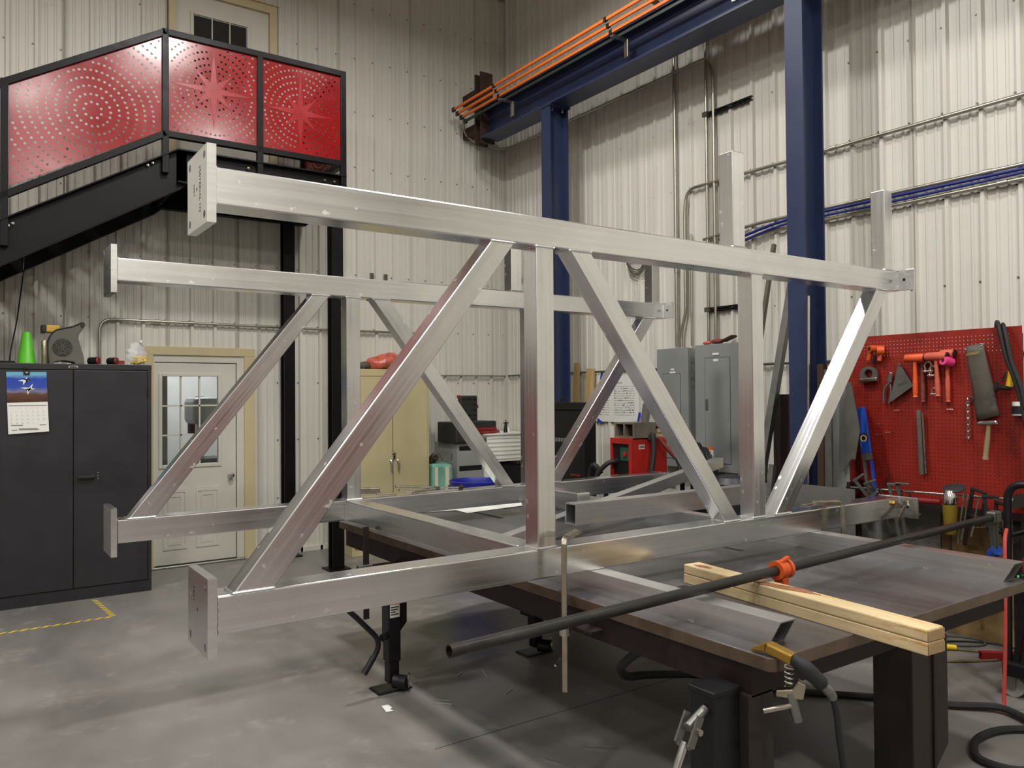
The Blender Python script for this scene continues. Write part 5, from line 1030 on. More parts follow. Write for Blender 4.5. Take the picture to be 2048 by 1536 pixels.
O('clip_shine', MB().box(0.431, 0.449, yc-0.0135, yc-0.0118, 1.945, 1.957), 'chrome', cl)
# things on top
O('safety_cone', MB().lathe([(0.001, 0), (0.074, 0), (0.074, 0.006), (0.070, 0.012), (0.033, 0.268), (0.026, 0.275), (0.001, 0.275)], (0.452, 7.95, CT), n=26), 'cone_green', label='bright green cone standing on the charcoal cabinet', cat='cone', sm=True)
bl = T('air_blower', 'grey and yellow carpet blower standing on the charcoal cabinet', 'blower', (0.73, 7.95, CT))
ol = [(0.615, 2.03), (0.604, 2.12), (0.604, 2.22), (0.625, 2.28), (0.665, 2.325), (0.73, 2.345), (0.80, 2.365), (0.86, 2.398), (0.882, 2.398), (0.892, 2.378), (0.868, 2.335), (0.842, 2.295), (0.838, 2.255), (0.855, 2.19), (0.875, 2.12), (0.885, 2.05), (0.885, 2.03), (0.82, 2.03), (0.80, 2.05), (0.72, 2.062), (0.66, 2.05), (0.645, 2.03)]
O('housing', MB().ext(ol, (0, 7.88, 0), (1, 0, 0), (0, 0, 1), (0, 1, 0), 0.22), 'blower_grey', bl, bev=0.008)
O('rim_strip', MB().tube([(x, 7.878, z) for x, z in ol[2:9]], 0.006, 8, 2), 'blower_dark', bl, sm=True)
O('intake', MB().cyl((0.716, 7.881, 2.178), (0.716, 7.875, 2.178), 0.076, n=28), 'blower_dark', bl, sm=True)
for k in range(1, 7): O('grille_ring', MB().torus((0.716, 7.872, 2.178), 0.0118*k, 0.0024, (0, 1, 0), 26, 6), 'blower_grey', bl, sm=True)
for k in range(4): a = R(45*k+20); O('grille_spoke', MB().bar((0.716-0.074*math.cos(a), 7.871, 2.178-0.074*math.sin(a)), (0.716+0.074*math.cos(a), 7.871, 2.178+0.074*math.sin(a)), 0.004, 0.004), 'blower_grey', bl)
O('back_housing', MB().box(0.595, 0.70, 7.93, 8.07, 2.31, 2.372), 'blower_yellow', bl, bev=0.01); O('back_cap', MB().box(0.562, 0.597, 7.92, 8.08, 2.305, 2.375), 'blower_dark', bl, bev=0.008); O('knob', MB().cyl((0.872, 7.878, 2.38), (0.872, 7.868, 2.38), 0.018), 'blower_dark', bl, sm=True)
O('steel_canister', MB().lathe([(0.001, 0), (0.023, 0), (0.024, 0.01), (0.024, 0.195), (0.022, 0.20), (0.001, 0.20)], (0.578, 7.86, CT), n=20), 'clamp_steel', label='slim steel canister standing left of the blower', cat='canister', sm=True)
def worklight(x0, x1, lab):
    e = T('hand_torch', lab, 'torch', ((x0+x1)/2, 7.86, CT), 'torches on the charcoal cabinet')
    O('body', MB().cyl((x0, 7.93, CT+0.034), (x1, 7.86, CT+0.034), 0.034, n=18), 'plastic_black', e, sm=True); O('lens', MB().cyl((x1, 7.86, CT+0.034), (x1+0.012, 7.853, CT+0.034), 0.034, n=18), 'tool_red', e, sm=True)
worklight(0.935, 0.985, 'black hand torch with a red lens right of the blower'); worklight(1.09, 1.13, 'black hand torch with a red lens left of the yellow plug bag')
O('steel_rule', MB().box(0.99, 1.11, 7.82, 7.84, CT, CT+0.004), 'zinc', label='thin steel strip lying between the two torches', cat='strip')
e = T('plug_bag', 'clear plastic bag of yellow foam ear plugs on the charcoal cabinet', 'bag', (1.30, 7.86, CT))
for k in range(34):
    a = random.random()*6.28; q = random.random()**0.6*0.062; z = CT+0.014+random.random()*0.082*(1-q*6)
    O('ear_plug', MB().cyl((1.315+q*math.cos(a)-0.01, 7.86+q*math.sin(a)*0.6, z), (1.315+q*math.cos(a)+0.012, 7.86+q*math.sin(a)*0.6+0.008, z+0.012), 0.010, n=8), 'plug_yellow', e, sm=True)
mb = MB().sphere((1.30, 7.86, CT+0.1), 0.1, 18, 12, (0.92, 0.62, 1.0)); mb.v = [V((p.x+(0.012*math.sin(p.z*90+p.x*40)), p.y+0.008*math.sin(p.x*70), max(CT+0.001, p.z)+(0.02 if p.z > CT+0.17 else 0)*math.sin(p.x*60))) for p in mb.v]
O('film', mb, 'clear_plastic', e, sm=True)
O('small_box', MB().box(1.155, 1.205, 7.87, 7.94, CT, CT+0.04), 'tool_red', label='small dark red box between torch and plug bag', cat='box')
e = T('water_bottle', 'clear water bottle with a purple label behind the plug bag', 'bottle', (1.375, 7.95, CT))
O('body', MB().lathe([(0.001, 0), (0.03, 0.0), (0.032, 0.01), (0.031, 0.14), (0.026, 0.175), (0.012, 0.20), (0.012, 0.215), (0.001, 0.216)], (1.36, 7.99, CT), n=20), 'bottle_clear', e, sm=True); O('label_band', MB().cyl((1.36, 7.99, CT+0.05), (1.36, 7.99, CT+0.13), 0.0335, n=20), 'label_purple', e, sm=True); O('cap', MB().cyl((1.36, 7.99, CT+0.216), (1.36, 7.99, CT+0.238), 0.014, n=14), 'foam_white', e, sm=True)
e = T('black_cable', 'thin black cable hanging on the back wall left of the green cone', 'cable', (0.36, 8.2, CT))
O('cord', MB().tube([(0.47, 8.60, 3.05), (0.455, 8.55, 2.85), (0.40, 8.3, 2.45), (0.345, 8.12, 2.15), (0.335, 8.05, CT+0.02)], 0.006, 8, 5), 'plastic_black', e, sm=True); O('tray', MB().loft([(0.2, 7.85, CT), (0.375, 7.85, CT), (0.375, 8.15, CT), (0.2, 8.15, CT)], [(0.22, 7.87, CT+0.022), (0.36, 7.87, CT+0.022), (0.36, 8.13, CT+0.022), (0.22, 8.13, CT+0.022)]), 'plastic_black', e)
# floor tape
tp = T('floor_marking_tape', 'worn yellow hazard tape corner on the floor before the charcoal cabinet', 'tape', (0.6, 7.0, 0), None)
def dash(c_, d_, L, w):
    c_, d_ = V(c_), V(d_).normalized(); n_ = V((-d_.y, d_.x, 0)); sk = d_*0.022
    return MB().add([c_-d_*L/2-n_*w/2-sk, c_+d_*L/2-n_*w/2-sk, c_+d_*L/2+n_*w/2+sk, c_-d_*L/2+n_*w/2+sk], [(0, 1, 2, 3)])
for k in range(14): O('yellow_stripe', dash((0.03+k*0.071, 6.972+0.0012*k, 0.0012), (1, 0.02, 0), 0.034+0.008*random.random(), 0.04), 'tape_yellow', tp, solid=0.001)
for k in range(9): O('yellow_stripe', dash((0.985-0.006*k, 7.04+0.075*k, 0.0012), (-0.08, 1, 0), 0.034, 0.04), 'tape_yellow', tp, solid=0.001)
# ------------------------------------------------------------------ beige cabinet
bc = T('beige_cabinet', 'tall beige two-door steel cabinet against the back wall', 'cabinet', (3.92, 8.25, 0)); BF = 8.0
O('body', MB().box(3.45, 4.395, BF, 8.55, 0.0, 2.03), 'beige_paint', bc, bev=0.004); O('header', MB().box(3.448, 4.397, BF-0.012, BF, 1.955, 2.032), 'beige_paint', bc, bev=0.003)
d_a = O('door', MB().box(3.475, 3.929, BF-0.014, BF, 0.09, 1.95), 'beige_paint', bc, bev=0.003); d_b = O('door', MB().box(3.934, 4.365, BF-0.014, BF, 0.09, 1.95), 'beige_paint', bc, bev=0.003)
O('door_edge', MB().box(3.928, 3.935, BF-0.013, BF, 0.09, 1.95), 'rust_brown', bc)
for p, x in ((d_a, 3.905), (d_b, 3.99)):
    O('handle', MB().lathe([(0.002, 0), (0.017, 0.003), (0.016, 0.01), (0.004, 0.02)], (x, BF-0.014, 1.015), (0, -1, 0), 14).tube([(x, BF-0.035, 1.015), (x, BF-0.042, 0.98), (x+0.004, BF-0.04, 0.915)], [0.013, 0.011, 0.009], 8, 3), 'chrome', p, sm=True)
O('padlock', MB().box(3.925, 3.955, BF-0.035, BF-0.014, 1.04, 1.085).cyl((3.915, BF-0.02, 1.10), (3.965, BF-0.02, 1.105), 0.011, n=10), 'chrome', d_b, bev=0.003)
rb_ = T('plastic_bag', 'shiny red plastic wrapped bundle on top of the beige cabinet', 'bag', (3.92, 8.2, 2.032))
mb = MB().sphere((3.93, 8.2, 2.10), 0.2, 26, 16, (1.15, 0.8, 0.42)); mb.v = [V((p.x+0.014*math.sin(p.y*60+p.z*40), p.y+0.012*math.sin(p.x*55), max(2.033, p.z+0.014*math.sin(p.x*48+p.y*30)+0.05*math.exp(-((p.x-4.03)/0.1)**2)))) for p in mb.v]
O('film', mb, 'bag_red', rb_, sm=True)
mb = MB().sphere((3.62, 8.2, 2.075), 0.11, 18, 12, (1.4, 0.8, 0.42)); mb.v = [V((p.x, p.y, max(2.033, p.z+0.01*math.sin(p.x*60)))) for p in mb.v]
O('rag_bundle', mb, 'nylon_dark', label='grey rag bundle on top of the beige cabinet', cat='rag', sm=True)
# ------------------------------------------------------------------ far corner
e = T('drawer_unit', 'grey steel drawer unit in the corner behind the truss', 'drawers', (4.98, 8.3, 0))
O('body', MB().box(4.80, 5.16, 8.05, 8.6, 0, 1.17), 'drawer_grey', e, bev=0.004)
for z0 in (0.10, 0.40, 0.66, 0.90):
    d_ = O('drawer', MB().box(4.82, 5.14, 8.035, 8.05, z0, z0+0.18), 'drawer_grey', e, bev=0.003); O('drawer_gap', MB().box(4.825, 5.135, 8.042, 8.052, z0+0.18, z0+0.235), 'gap_black', e)
def toolcase(name, lab, x0, x1, y0, y1, z0, z1, red):
    e = T(name, lab, 'tool case', ((x0+x1)/2, (y0+y1)/2, z0), 'tool cases in the corner')
    O('shell', MB().box(x0, x1, y0, y1, z0, z1), 'case_black', e, bev=0.015)
    return e
e = toolcase('tool_case', 'black tool case standing open in the corner with slotted lid', 4.92, 5.17, 8.18, 8.24, 1.43, 1.735, False)
for i, j in ((0, 0), (1, 0), (2, 0), (0, 2), (2, 1), (2, 2), (2, 3), (1, 3)): O('lid_slot', MB().box(4.955+0.075*i, 5.0+0.075*i, 8.176, 8.182, 1.68-0.065*j, 1.70-0.065*j), 'gap_black', e)
for x, z in ((4.915, 1.72), (5.172, 1.60)): O('latch', MB().box(x-0.015, x+0.015, 8.19, 8.22, z-0.02, z+0.02), 'case_red', e)
e = toolcase('tool_case', 'flat black tool case with a red band under the open case', 4.97, 5.36, 8.05, 8.42, 1.275, 1.425, True); O('red_band', MB().box(4.975, 5.358, 8.043, 8.052, 1.28, 1.345), 'case_red', e, bev=0.004); O('band_line', MB().box(5.0, 5.33, 8.040, 8.044, 1.31, 1.318), 'gap_black', e)
e = toolcase('tool_case', 'large black tool case on the grey drawer unit', 4.755, 5.0, 8.0, 8.45, 1.172, 1.42, False); O('handle', MB().tube([(4.82, 8.0, 1.30), (4.82, 7.97, 1.31), (4.94, 7.97, 1.31), (4.94, 8.0, 1.30)], 0.009, 8), 'plastic_black', e); O('lid_line', MB().box(4.758, 4.998, 7.996, 8.002, 1.345, 1.352), 'gap_black', e)
e = T('white_bench', 'white ribbed bench box in the corner beside the drawer unit', 'bench', (5.5, 8.3, 0))
O('top_slab', MB().box(5.17, 5.88, 7.98, 8.6, 1.255, 1.272), 'foam_white', e); O('front_panel', MB().box(5.19, 5.87, 8.0, 8.02, 0.93, 1.255), 'foam_white', e)
for k in range(6): O('ridge', MB().box(5.19, 5.87, 7.994, 8.001, 0.96+0.05*k, 0.975+0.05*k), 'foam_white', e)
O('leg_panel', MB().box(5.17, 5.32, 8.03, 8.58, 0, 0.93), 'foam_white', e); O('back_panel', MB().box(5.32, 5.87, 8.5, 8.52, 0, 0.93), 'tarp_black', e)
O('dark_crate', MB().box(5.36, 5.84, 8.05, 8.45, 0.0, 0.86), 'tarp_black', label='black crate stored under the white bench in the corner', cat='crate', bev=0.01)
e = T('spray_bottle', 'small black and white spray bottle on the white bench', 'bottle', (5.56, 8.15, 1.272))
O('tank', MB().lathe([(0.001, 0), (0.038, 0), (0.04, 0.02), (0.034, 0.06), (0.016, 0.085), (0.001, 0.086)], (5.58, 8.15, 1.272), n=16), 'foam_white', e, sm=True); O('pump', MB().cyl((5.545, 8.13, 1.272), (5.55, 8.13, 1.385), 0.028, 0.016, n=12).box(5.52, 5.58, 8.115, 8.145, 1.385, 1.40).cyl((5.55, 8.13, 1.40), (5.55, 8.13, 1.43), 0.006, n=8), 'plastic_black', e, sm=True)
O('small_jar', MB().lathe([(0.001, 0), (0.026, 0), (0.026, 0.025), (0.012, 0.04), (0.001, 0.041)], (5.44, 8.15, 1.272), n=14), 'steel_grey', label='small dark jar left of the spray bottle', cat='jar', sm=True)
e = T('fertiliser_sack', 'green and cream sack standing right of the beige cabinet', 'sack', (4.6, 8.1, 0))
O('bag', MB().loft([(4.42, 7.98, 0), (4.74, 7.98, 0), (4.74, 8.3, 0), (4.42, 8.3, 0)], [(4.44, 8.0, 0.95), (4.72, 8.02, 0.93), (4.72, 8.2, 0.95), (4.44, 8.2, 0.96)]), 'sack_green', e, bev=0.03)
O('cream_stripe', MB().loft([(4.455, 7.972, 0.02), (4.50, 7.972, 0.02), (4.50, 7.99, 0.02), (4.455, 7.99, 0.02)], [(4.47, 7.992, 0.91), (4.505, 7.992, 0.91), (4.505, 8.01, 0.91), (4.47, 8.01, 0.91)]), 'sack_cream', e); O('cream_stripe', MB().loft([(4.60, 7.972, 0.02), (4.65, 7.972, 0.02), (4.65, 7.99, 0.02), (4.60, 7.99, 0.02)], [(4.61, 7.992, 0.91), (4.655, 7.992, 0.91), (4.655, 8.01, 0.91), (4.61, 8.01, 0.91)]), 'sack_cream', e)
e = T('wire_basket', 'rusty wire basket lying on top of the green sack', 'basket', (4.58, 8.1, 0.96))
O('rusty_can', MB().cyl((4.48, 8.12, 0.97), (4.50, 8.05, 1.03), 0.05, n=14), 'rust_brown', e, sm=True); O('wire_loop', MB().tube([(4.45, 8.05, 0.97), (4.47, 8.03, 1.05), (4.54, 8.03, 1.06), (4.60, 8.04, 0.98), (4.66, 8.04, 1.02), (4.72, 8.04, 1.05), (4.73, 8.08, 0.97)], 0.006, 8, 4), 'steel_grey', e, sm=True)
e = T('blue_barrel', 'open blue plastic barrel standing behind the rear truss beam', 'barrel', (4.12, 6.55, 0))
O('shell', MB().lathe([(0.20, 0.0), (0.235, 0.02), (0.245, 0.3), (0.25, 0.84), (0.262, 0.86), (0.268, 0.905), (0.258, 0.91), (0.245, 0.88), (0.235, 0.3), (0.2, 0.05)], (4.12, 6.55, 0), n=36), 'barrel_blue', e, sm=True)
for k in range(10): a = R(36*k); O('rib', MB().bar((4.12+0.25*math.cos(a), 6.55+0.25*math.sin(a), 0.70), (4.12+0.262*math.cos(a), 6.55+0.262*math.sin(a), 0.86), 0.02, 0.03, (math.cos(a), math.sin(a), 0)), 'barrel_blue', e)
# ------------------------------------------------------------------ job box, boards, welder
e = T('storage_locker', 'tall black storage locker behind the rear truss beam by the blue column', 'locker', (5.08, 6.3, 0))
O('body', MB().box(5.0, 5.16, 5.97, 6.66, 0.05, 1.58), 'tarp_black', e, bev=0.01); O('lid', MB().box(4.99, 5.17, 5.96, 6.67, 1.58, 1.655), 'tarp_black', e, bev=0.008)
lt = MB()
for k in range(9): lt.box(4.997, 4.9995, 6.42-0.044*k-0.03, 6.42-0.044*k, 1.255, 1.295)
O('faded_lettering', lt, 'ink_grey', e, kind='stuff'); O('lid_handle', MB().tube([(4.99, 6.32, 1.66), (4.985, 6.31, 1.70), (4.985, 6.20, 1.70), (4.99, 6.19, 1.66)], 0.006, 8), 'plastic_black', e)
lt = MB()
for k in range(6): lt.box(4.996, 4.9992, 6.18-0.026*k-0.016, 6.18-0.026*k, 0.925, 0.945)
O('red_lettering', lt, 'case_red', e, kind='stuff'); O('skid', MB().box(5.01, 5.15, 6.0, 6.08, 0, 0.05), 'plastic_black', e); O('skid', MB().box(5.01, 5.15, 6.5, 6.58, 0, 0.05), 'plastic_black', e)
O('timber_board', MB().bar((5.70, 6.88, 0.0), (5.83, 6.83, 2.03), 0.04, 0.115, (0, 1, 0)), 'lumber', label='rough brown board standing on the wall between black locker and poster', cat='board', bev=0.006)
O('timber_board', MB().bar((5.74, 7.10, 0.0), (5.82, 7.06, 2.10), 0.05, 0.055, (0, 1, 0)), 'lumber', label='narrow brown board standing right beside the first blue column', cat='board', bev=0.004)
O('steel_stock', MB().bar((5.08, 6.76, 0.0), (5.155, 6.74, 2.24), 0.05, 0.05, (0, 1, 0)), 'conduit_dark', label='dark steel tube leaning on the first blue column', cat='steel stock')
wc = T('welder_cart', 'dark steel cart carrying the red welder', 'cart', (5.15, 5.3, 0))
O('shelf', MB().box(4.86, 5.42, 5.02, 5.56, 0.945, 0.975), 'tarp_black', wc)
for x in (4.88, 5.38):
    for y in (5.04, 5.52): O('leg', MB().box(x, x+0.03, y, y+0.03, 0, 0.945), 'tarp_black', wc)
O('lower_shelf', MB().box(4.88, 5.4, 5.04, 5.54, 0.25, 0.27), 'tarp_black', wc); O('gas_hose', MB().tube([(4.84, 5.54, 1.0), (4.80, 5.58, 1.08), (4.82, 5.66, 1.02), (4.83, 5.7, 0.85)], 0.025, 10, 5), 'rubber_black', wc, sm=True)
wl = T('welder', 'red portable welding machine with green control panel', 'welder', (5.1, 5.34, 0.975))
O('case', MB().box(4.93, 5.36, 5.205, 5.475, 0.977, 1.33), 'welder_red', wl, bev=0.012)
O('front_bezel', MB().box(4.90, 4.93, 5.2, 5.235, 0.977, 1.335).box(4.90, 4.93, 5.455, 5.48, 0.977, 1.335).box(4.90, 4.93, 5.235, 5.455, 1.28, 1.335).box(4.90, 4.93, 5.235, 5.455, 0.977, 1.0), 'welder_red', wl, bev=0.005)
O('front_panel', MB().box(4.924, 4.931, 5.235, 5.455, 1.0, 1.28), 'plastic_black', wl); O('control_panel', MB().box(4.918, 4.925, 5.245, 5.36, 1.13, 1.25), 'pcb_green', wl); O('dial', MB().cyl((4.918, 5.30, 1.19), (4.905, 5.30, 1.19), 0.022), 'welder_red', wl, sm=True)
O('socket', MB().cyl((4.925, 5.42, 1.12), (4.895, 5.42, 1.12), 0.028), 'rubber_black', wl, sm=True); O('cable', MB().tube([(4.90, 5.42, 1.12), (4.84, 5.45, 1.10), (4.80, 5.52, 1.02), (4.78, 5.58, 0.9)], 0.022, 10, 5), 'rubber_black', wl, sm=True)
O('maker_label', MB().box(5.0, 5.07, 5.203, 5.206, 1.235, 1.275), 'paper_white', wl); lt = MB()
for k in range(2): lt.box(5.005, 5.065, 5.2015, 5.2035, 1.245+0.014*k, 1.252+0.014*k)
O('label_print', lt, 'ink', wl, kind='stuff')
O('torch_cable', MB().tube([(5.12, 5.19, 1.32), (5.13, 5.16, 1.36), (5.12, 5.14, 1.2), (5.08, 5.14, 1.0), (5.06, 5.16, 0.93)], 0.024, 10, 5), 'rubber_black', wl, sm=True)
O('torch_handle', MB().tube([(5.20, 5.17, 1.34), (5.28, 5.13, 1.24), (5.36, 5.10, 1.15)], [0.016, 0.022, 0.026], 10, 4), 'glove_red', wl, sm=True); O('torch_neck', MB().tube([(5.36, 5.10, 1.15), (5.38, 5.08, 1.08), (5.37, 5.06, 1.03)], 0.014, 8, 4), 'rubber_black', wl, sm=True); O('torch_nozzle', MB().cyl((5.37, 5.06, 1.03), (5.35, 5.05, 0.95), 0.013, n=12), 'brass', wl, sm=True)
e = T('concrete_block', 'hollow grey concrete block lying on the red welder', 'block', (5.05, 5.32, 1.335))
O('shell', MB().box(4.93, 5.2, 5.19, 5.21, 1.336, 1.475).box(4.93, 5.2, 5.43, 5.45, 1.336, 1.475).box(4.93, 5.2, 5.21, 5.43, 1.46, 1.475).box(4.93, 5.2, 5.21, 5.43, 1.336, 1.35).box(4.93, 5.2, 5.312, 5.332, 1.35, 1.46).box(5.18, 5.2, 5.21, 5.43, 1.35, 1.46), 'concrete_block', e)
O('metal_offcut', MB().bar((5.10, 5.23, 1.475), (5.105, 5.20, 1.645), 0.05, 0.065, (0, 1, 0)), 'aluminium_dull', label='short aluminium offcut standing on the concrete block', cat='offcut', bev=0.004)
for k, (z, dy) in enumerate(((1.335, 0), (1.375, 0.01))): O('wood_block', MB().box(5.24, 5.345, 5.22-dy, 5.33-dy, z, z+0.038), 'pine', label='small pine block on the welder, %s of two' % ('lower' if k == 0 else 'upper'), cat='block', group='pine blocks on the welder', bev=0.003)
e = T('glove', 'dusty red welding glove lying on the pine blocks', 'glove', (5.32, 5.22, 1.42))
mb = MB().sphere((5.32, 5.24, 1.442), 0.075, 16, 10, (1.5, 0.9, 0.4)); mb.v = [V((p.x, p.y, max(1.414, p.z+0.008*math.sin(p.x*90)))) for p in mb.v]; O('palm', mb, 'glove_red', e, sm=True)
for k in range(4): O('finger', MB().tube([(5.39, 5.20+0.028*k, 1.44), (5.45, 5.19+0.03*k, 1.44), (5.49, 5.185+0.032*k, 1.424)], [0.015, 0.015, 0.012], 8, 3), 'glove_red', e, sm=True)
O('thumb', MB().tube([(5.32, 5.18, 1.44), (5.36, 5.14, 1.435), (5.39, 5.12, 1.425)], [0.017, 0.016, 0.012], 8, 3), 'glove_red', e, sm=True)
e = T('cable_bundle', 'tangle of black welding cables hanging right of the red welder', 'cable', (5.5, 5.0, 0.98))
for k in range(6): O('cable_loop', MB().torus((5.46+0.03*k, 4.95-0.015*k, 1.12-0.012*k), 0.16+0.012*(k % 3), 0.013, (0.5+0.1*k, -0.9, 0.1*k), 26, 8), 'rubber_black', e, sm=True)
O('cable_stand', MB().box(5.44, 5.62, 4.88, 5.0, 0, 0.96), 'tarp_black', e)
e = T('covered_stand', 'dark cloth covered stand behind the second truss upright', 'stand', (5.22, 4.35, 0))
mb = MB().lathe([(0.16, 0), (0.17, 0.9), (0.19, 0.99), (0.16, 1.04), (0.08, 1.055), (0.001, 1.06)], (5.24, 4.36, 0), n=24); O('cloth', mb, 'cabinet_charcoal', e, sm=True)
for k, (x, y) in enumerate(((5.62, 4.42), (5.60, 4.28))): O('wood_block', MB().box(x, x+0.1, y, y+0.09, 1.0, 1.09), 'pine', label='pine block end under the large electrical panel, %s of two' % ('left' if k == 0 else 'right'), cat='block', group='pine block ends under the panel')
O('wood_stand', MB().box(5.58, 5.76, 4.2, 4.55, 0, 1.0), 'tarp_black', label='dark stand carrying pine blocks under the large electrical panel', cat='stand')
# ------------------------------------------------------------------ welding cart at the right edge
ct = T('welding_cart', 'black tubular welding cart at the right edge of the frame', 'cart', (5.05, 1.75, 0))
O('frame_tube', MB().tube(fillet([(4.90, 2.118, 0.14), (4.90, 2.105, 1.20), (4.90, 1.35, 1.215), (4.90, 1.35, 0.14)], 0.09, 7), 0.021, 12), 'jack_black', ct, sm=True); O('frame_tube', MB().tube(fillet([(5.35, 2.118, 0.14), (5.35, 2.105, 0.9), (4.90, 2.108, 0.9)], 0.05), 0.016, 10), 'jack_black', ct, sm=True)
O('base_tray', MB().box(4.84, 5.44, 1.33, 2.13, 0.12, 0.20), 'jack_black', ct, bev=0.01); O('side_brace', MB().bar((4.90, 2.08, 0.16), (4.92, 2.0, 0.75), 0.03, 0.03), 'jack_black', ct)
O('machine', MB().box(4.96, 5.36, 1.40, 2.045, 0.78, 1.145), 'blower_dark', ct, bev=0.015); O('machine_panel', MB().box(4.95, 4.962, 1.45, 1.99, 0.82, 1.10), 'case_black', ct, bev=0.006); O('machine_feet', MB().box(4.98, 5.34, 1.42, 2.0, 0.74, 0.78), 'plastic_black', ct)
O('power_unit', MB().box(4.96, 5.36, 1.40, 2.02, 0.22, 0.60), 'plastic_black', ct, bev=0.015)
for y, z, m in ((2.0, 0.56, 'lamp_red'), (1.985, 0.50, 'bar_orange'), (1.99, 0.42, 'blue_cap'), (1.98, 0.33, 'foam_white')): O('panel_knob', MB().cyl((4.962, y-0.02, z), (4.945, y-0.02, z), 0.014, n=12), m, ct, sm=True)
O('red_bracket', MB().box(4.935, 4.955, 2.02, 2.05, 0.22, 0.78), 'case_red', ct)
for x, y in ((4.90, 2.09), (5.38, 2.09), (4.9, 1.38), (5.38, 1.38)):
    c_ = O('caster', MB().cyl((x-0.016, y, 0.06), (x+0.016, y, 0.06), 0.06, n=22), 'caster_grey', ct, sm=True); O('caster_tyre', MB().torus((x, y, 0.06), 0.048, 0.012, (1, 0, 0), 24, 8), 'rubber_black', c_, sm=True); O('caster_fork', MB().box(x-0.03, x-0.02, y-0.02, y+0.03, 0.05, 0.125).box(x+0.02, x+0.03, y-0.02, y+0.03, 0.05, 0.125).box(x-0.03, x+0.03, y-0.03, y+0.03, 0.115, 0.125), 'zinc', c_)
e = T('cordless_drill', 'black and yellow cordless tool lying on the welding cart', 'drill', (4.93, 2.02, 0.66))
O('battery', MB().bar((4.86, 2.035, 0.685), (4.90, 1.985, 0.70), 0.06, 0.045), 'plastic_black', e, bev=0.008); O('body', MB().bar((4.90, 1.985, 0.70), (4.95, 1.90, 0.72), 0.06, 0.06), 'tool_yellow', e, bev=0.012); O('charge_light', MB().cyl((4.857, 2.038, 0.69), (4.853, 2.042, 0.69), 0.008, n=10), 'lamp_green', e); O('holder', MB().box(4.88, 4.97, 1.88, 2.06, 0.64, 0.662), 'plastic_black', e)
e = T('cord', 'red cord hanging from the cart down to the floor', 'cord', (4.65, 2.03, 0), 'cords and cables on the floor')
O('cord_line', MB().tube([(4.82, 2.08, 0.95), (4.74, 2.055, 0.90), (4.70, 2.04, 0.70), (4.68, 2.035, 0.40), (4.655, 2.035, 0.10), (4.63, 2.04, 0.012), (4.55, 2.12, 0.011), (4.4, 2.3, 0.011)], 0.010, 8, 6), 'cord_red', e, sm=True)
# ------------------------------------------------------------------ cables and scraps on the floor
def fl_cable(lab, pts, r, mat): return O('floor_cable', MB().tube(pts, r, 8, 6), mat, label=lab, cat='cable', group='cords and cables on the floor', sm=True)
fl_cable('thick black welding cable running under the table and out to the right', [(2.29, 2.36, 0.69), (2.33, 2.50, 0.60), (2.42, 2.65, 0.50), (2.55, 2.75, 0.41), (2.79, 2.88, 0.33), (3.15, 3.02, 0.22), (3.46, 3.12, 0.12), (3.70, 3.02, 0.045), (3.893, 2.841, 0.022), (4.25, 2.45, 0.022), (4.42, 2.21, 0.022), (4.57, 2.04, 0.03), (4.54, 1.9, 0.03), (4.45, 1.75, 0.022)], 0.020, 'rubber_black')
fl_cable('thick dark hose loop lying near the right frame edge', [(4.5, 1.62, 0.02), (4.44, 1.80, 0.02), (4.30, 1.90, 0.02), (4.12, 1.92, 0.02), (3.98, 1.88, 0.02), (3.88, 1.80, 0.02), (3.90, 1.66, 0.02), (4.05, 1.6, 0.02), (4.25, 1.66, 0.02), (4.45, 1.7, 0.035)], 0.019, 'rubber_black')
fl_cable('thin olive extension cord looped on the floor beyond the table leg', [(4.75, 2.75, 0.008), (5.05, 2.66, 0.008), (5.30, 2.5, 0.008), (5.47, 2.42, 0.008), (5.55, 2.5, 0.008), (5.45, 2.68, 0.008), (5.25, 2.82, 0.008), (4.95, 2.88, 0.008)], 0.008, 'cord_olive')
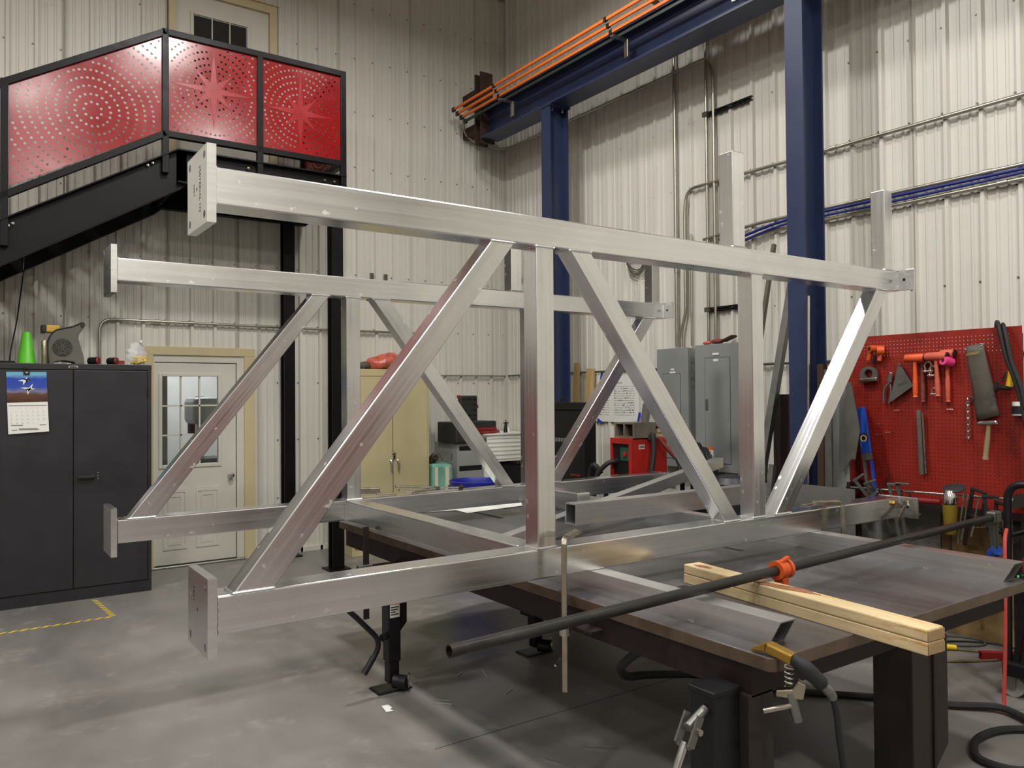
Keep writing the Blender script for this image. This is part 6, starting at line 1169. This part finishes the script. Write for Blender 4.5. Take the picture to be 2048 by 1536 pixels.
fl_cable('thin grey cord looped on the floor close to the plywood', [(5.15, 3.0, 0.007), (5.45, 2.98, 0.007), (5.72, 2.85, 0.007), (5.80, 2.68, 0.007), (5.68, 2.62, 0.007), (5.48, 2.76, 0.007), (5.3, 2.9, 0.007)], 0.007, 'cord_grey')
fl_cable('thin dark cord curving behind the olive cord', [(5.1, 2.9, 0.006), (5.4, 2.85, 0.006), (5.62, 2.78, 0.007), (5.78, 2.60, 0.007), (5.80, 2.45, 0.006)], 0.006, 'plastic_black')
e = T('cord_plug', 'yellow plug connector lying on the floor among the cords', 'plug', (5.42, 2.70, 0)); O('shell', MB().cyl((5.40, 2.735, 0.022), (5.45, 2.675, 0.022), 0.021, 0.016, n=12), 'tool_yellow', e, sm=True); O('flange', MB().cyl((5.395, 2.741, 0.022), (5.402, 2.733, 0.022), 0.027, n=12), 'tool_yellow', e, sm=True)
hollow('red_steel_tube', (5.40, 2.50, 0.026), (5.66, 2.26, 0.026), 0.05, 0.05, 0.004, 'case_red', 'short red square steel tube lying on the floor by the cart', 'tube')
rods = [((2.176, 3.922), (2.252, 3.849)), ((2.20, 3.97), (2.27, 3.90)), ((2.688, 4.23), (2.632, 4.075)), ((2.511, 4.227), (2.568, 4.262)), ((2.573, 3.799), (2.661, 3.85)), ((2.97, 3.626), (3.061, 3.629)), ((2.3, 2.95), (2.27, 3.02)), ((2.62, 2.9), (2.5, 3.0))]
for k, (a, b) in enumerate(rods): O('metal_sliver', MB().bar((*a, 0.004), (*b, 0.004), 0.004 if k else 0.009, 0.003 if k else 0.006), 'aluminium', label='thin bright metal sliver lying on the floor under the truss', cat='sliver', group='metal slivers on the floor')
O('paper_scrap', MB().add([(1.92, 4.06, 0.003), (1.955, 4.05, 0.006), (1.96, 4.01, 0.003), (1.94, 3.99, 0.004), (1.945, 3.96, 0.003), (1.905, 3.97, 0.003), (1.91, 4.01, 0.006)], [(0, 1, 2, 3, 4, 5, 6)]), 'paper_white', label='crumpled white paper scrap on the floor left of the jack', cat='paper', solid=0.001)
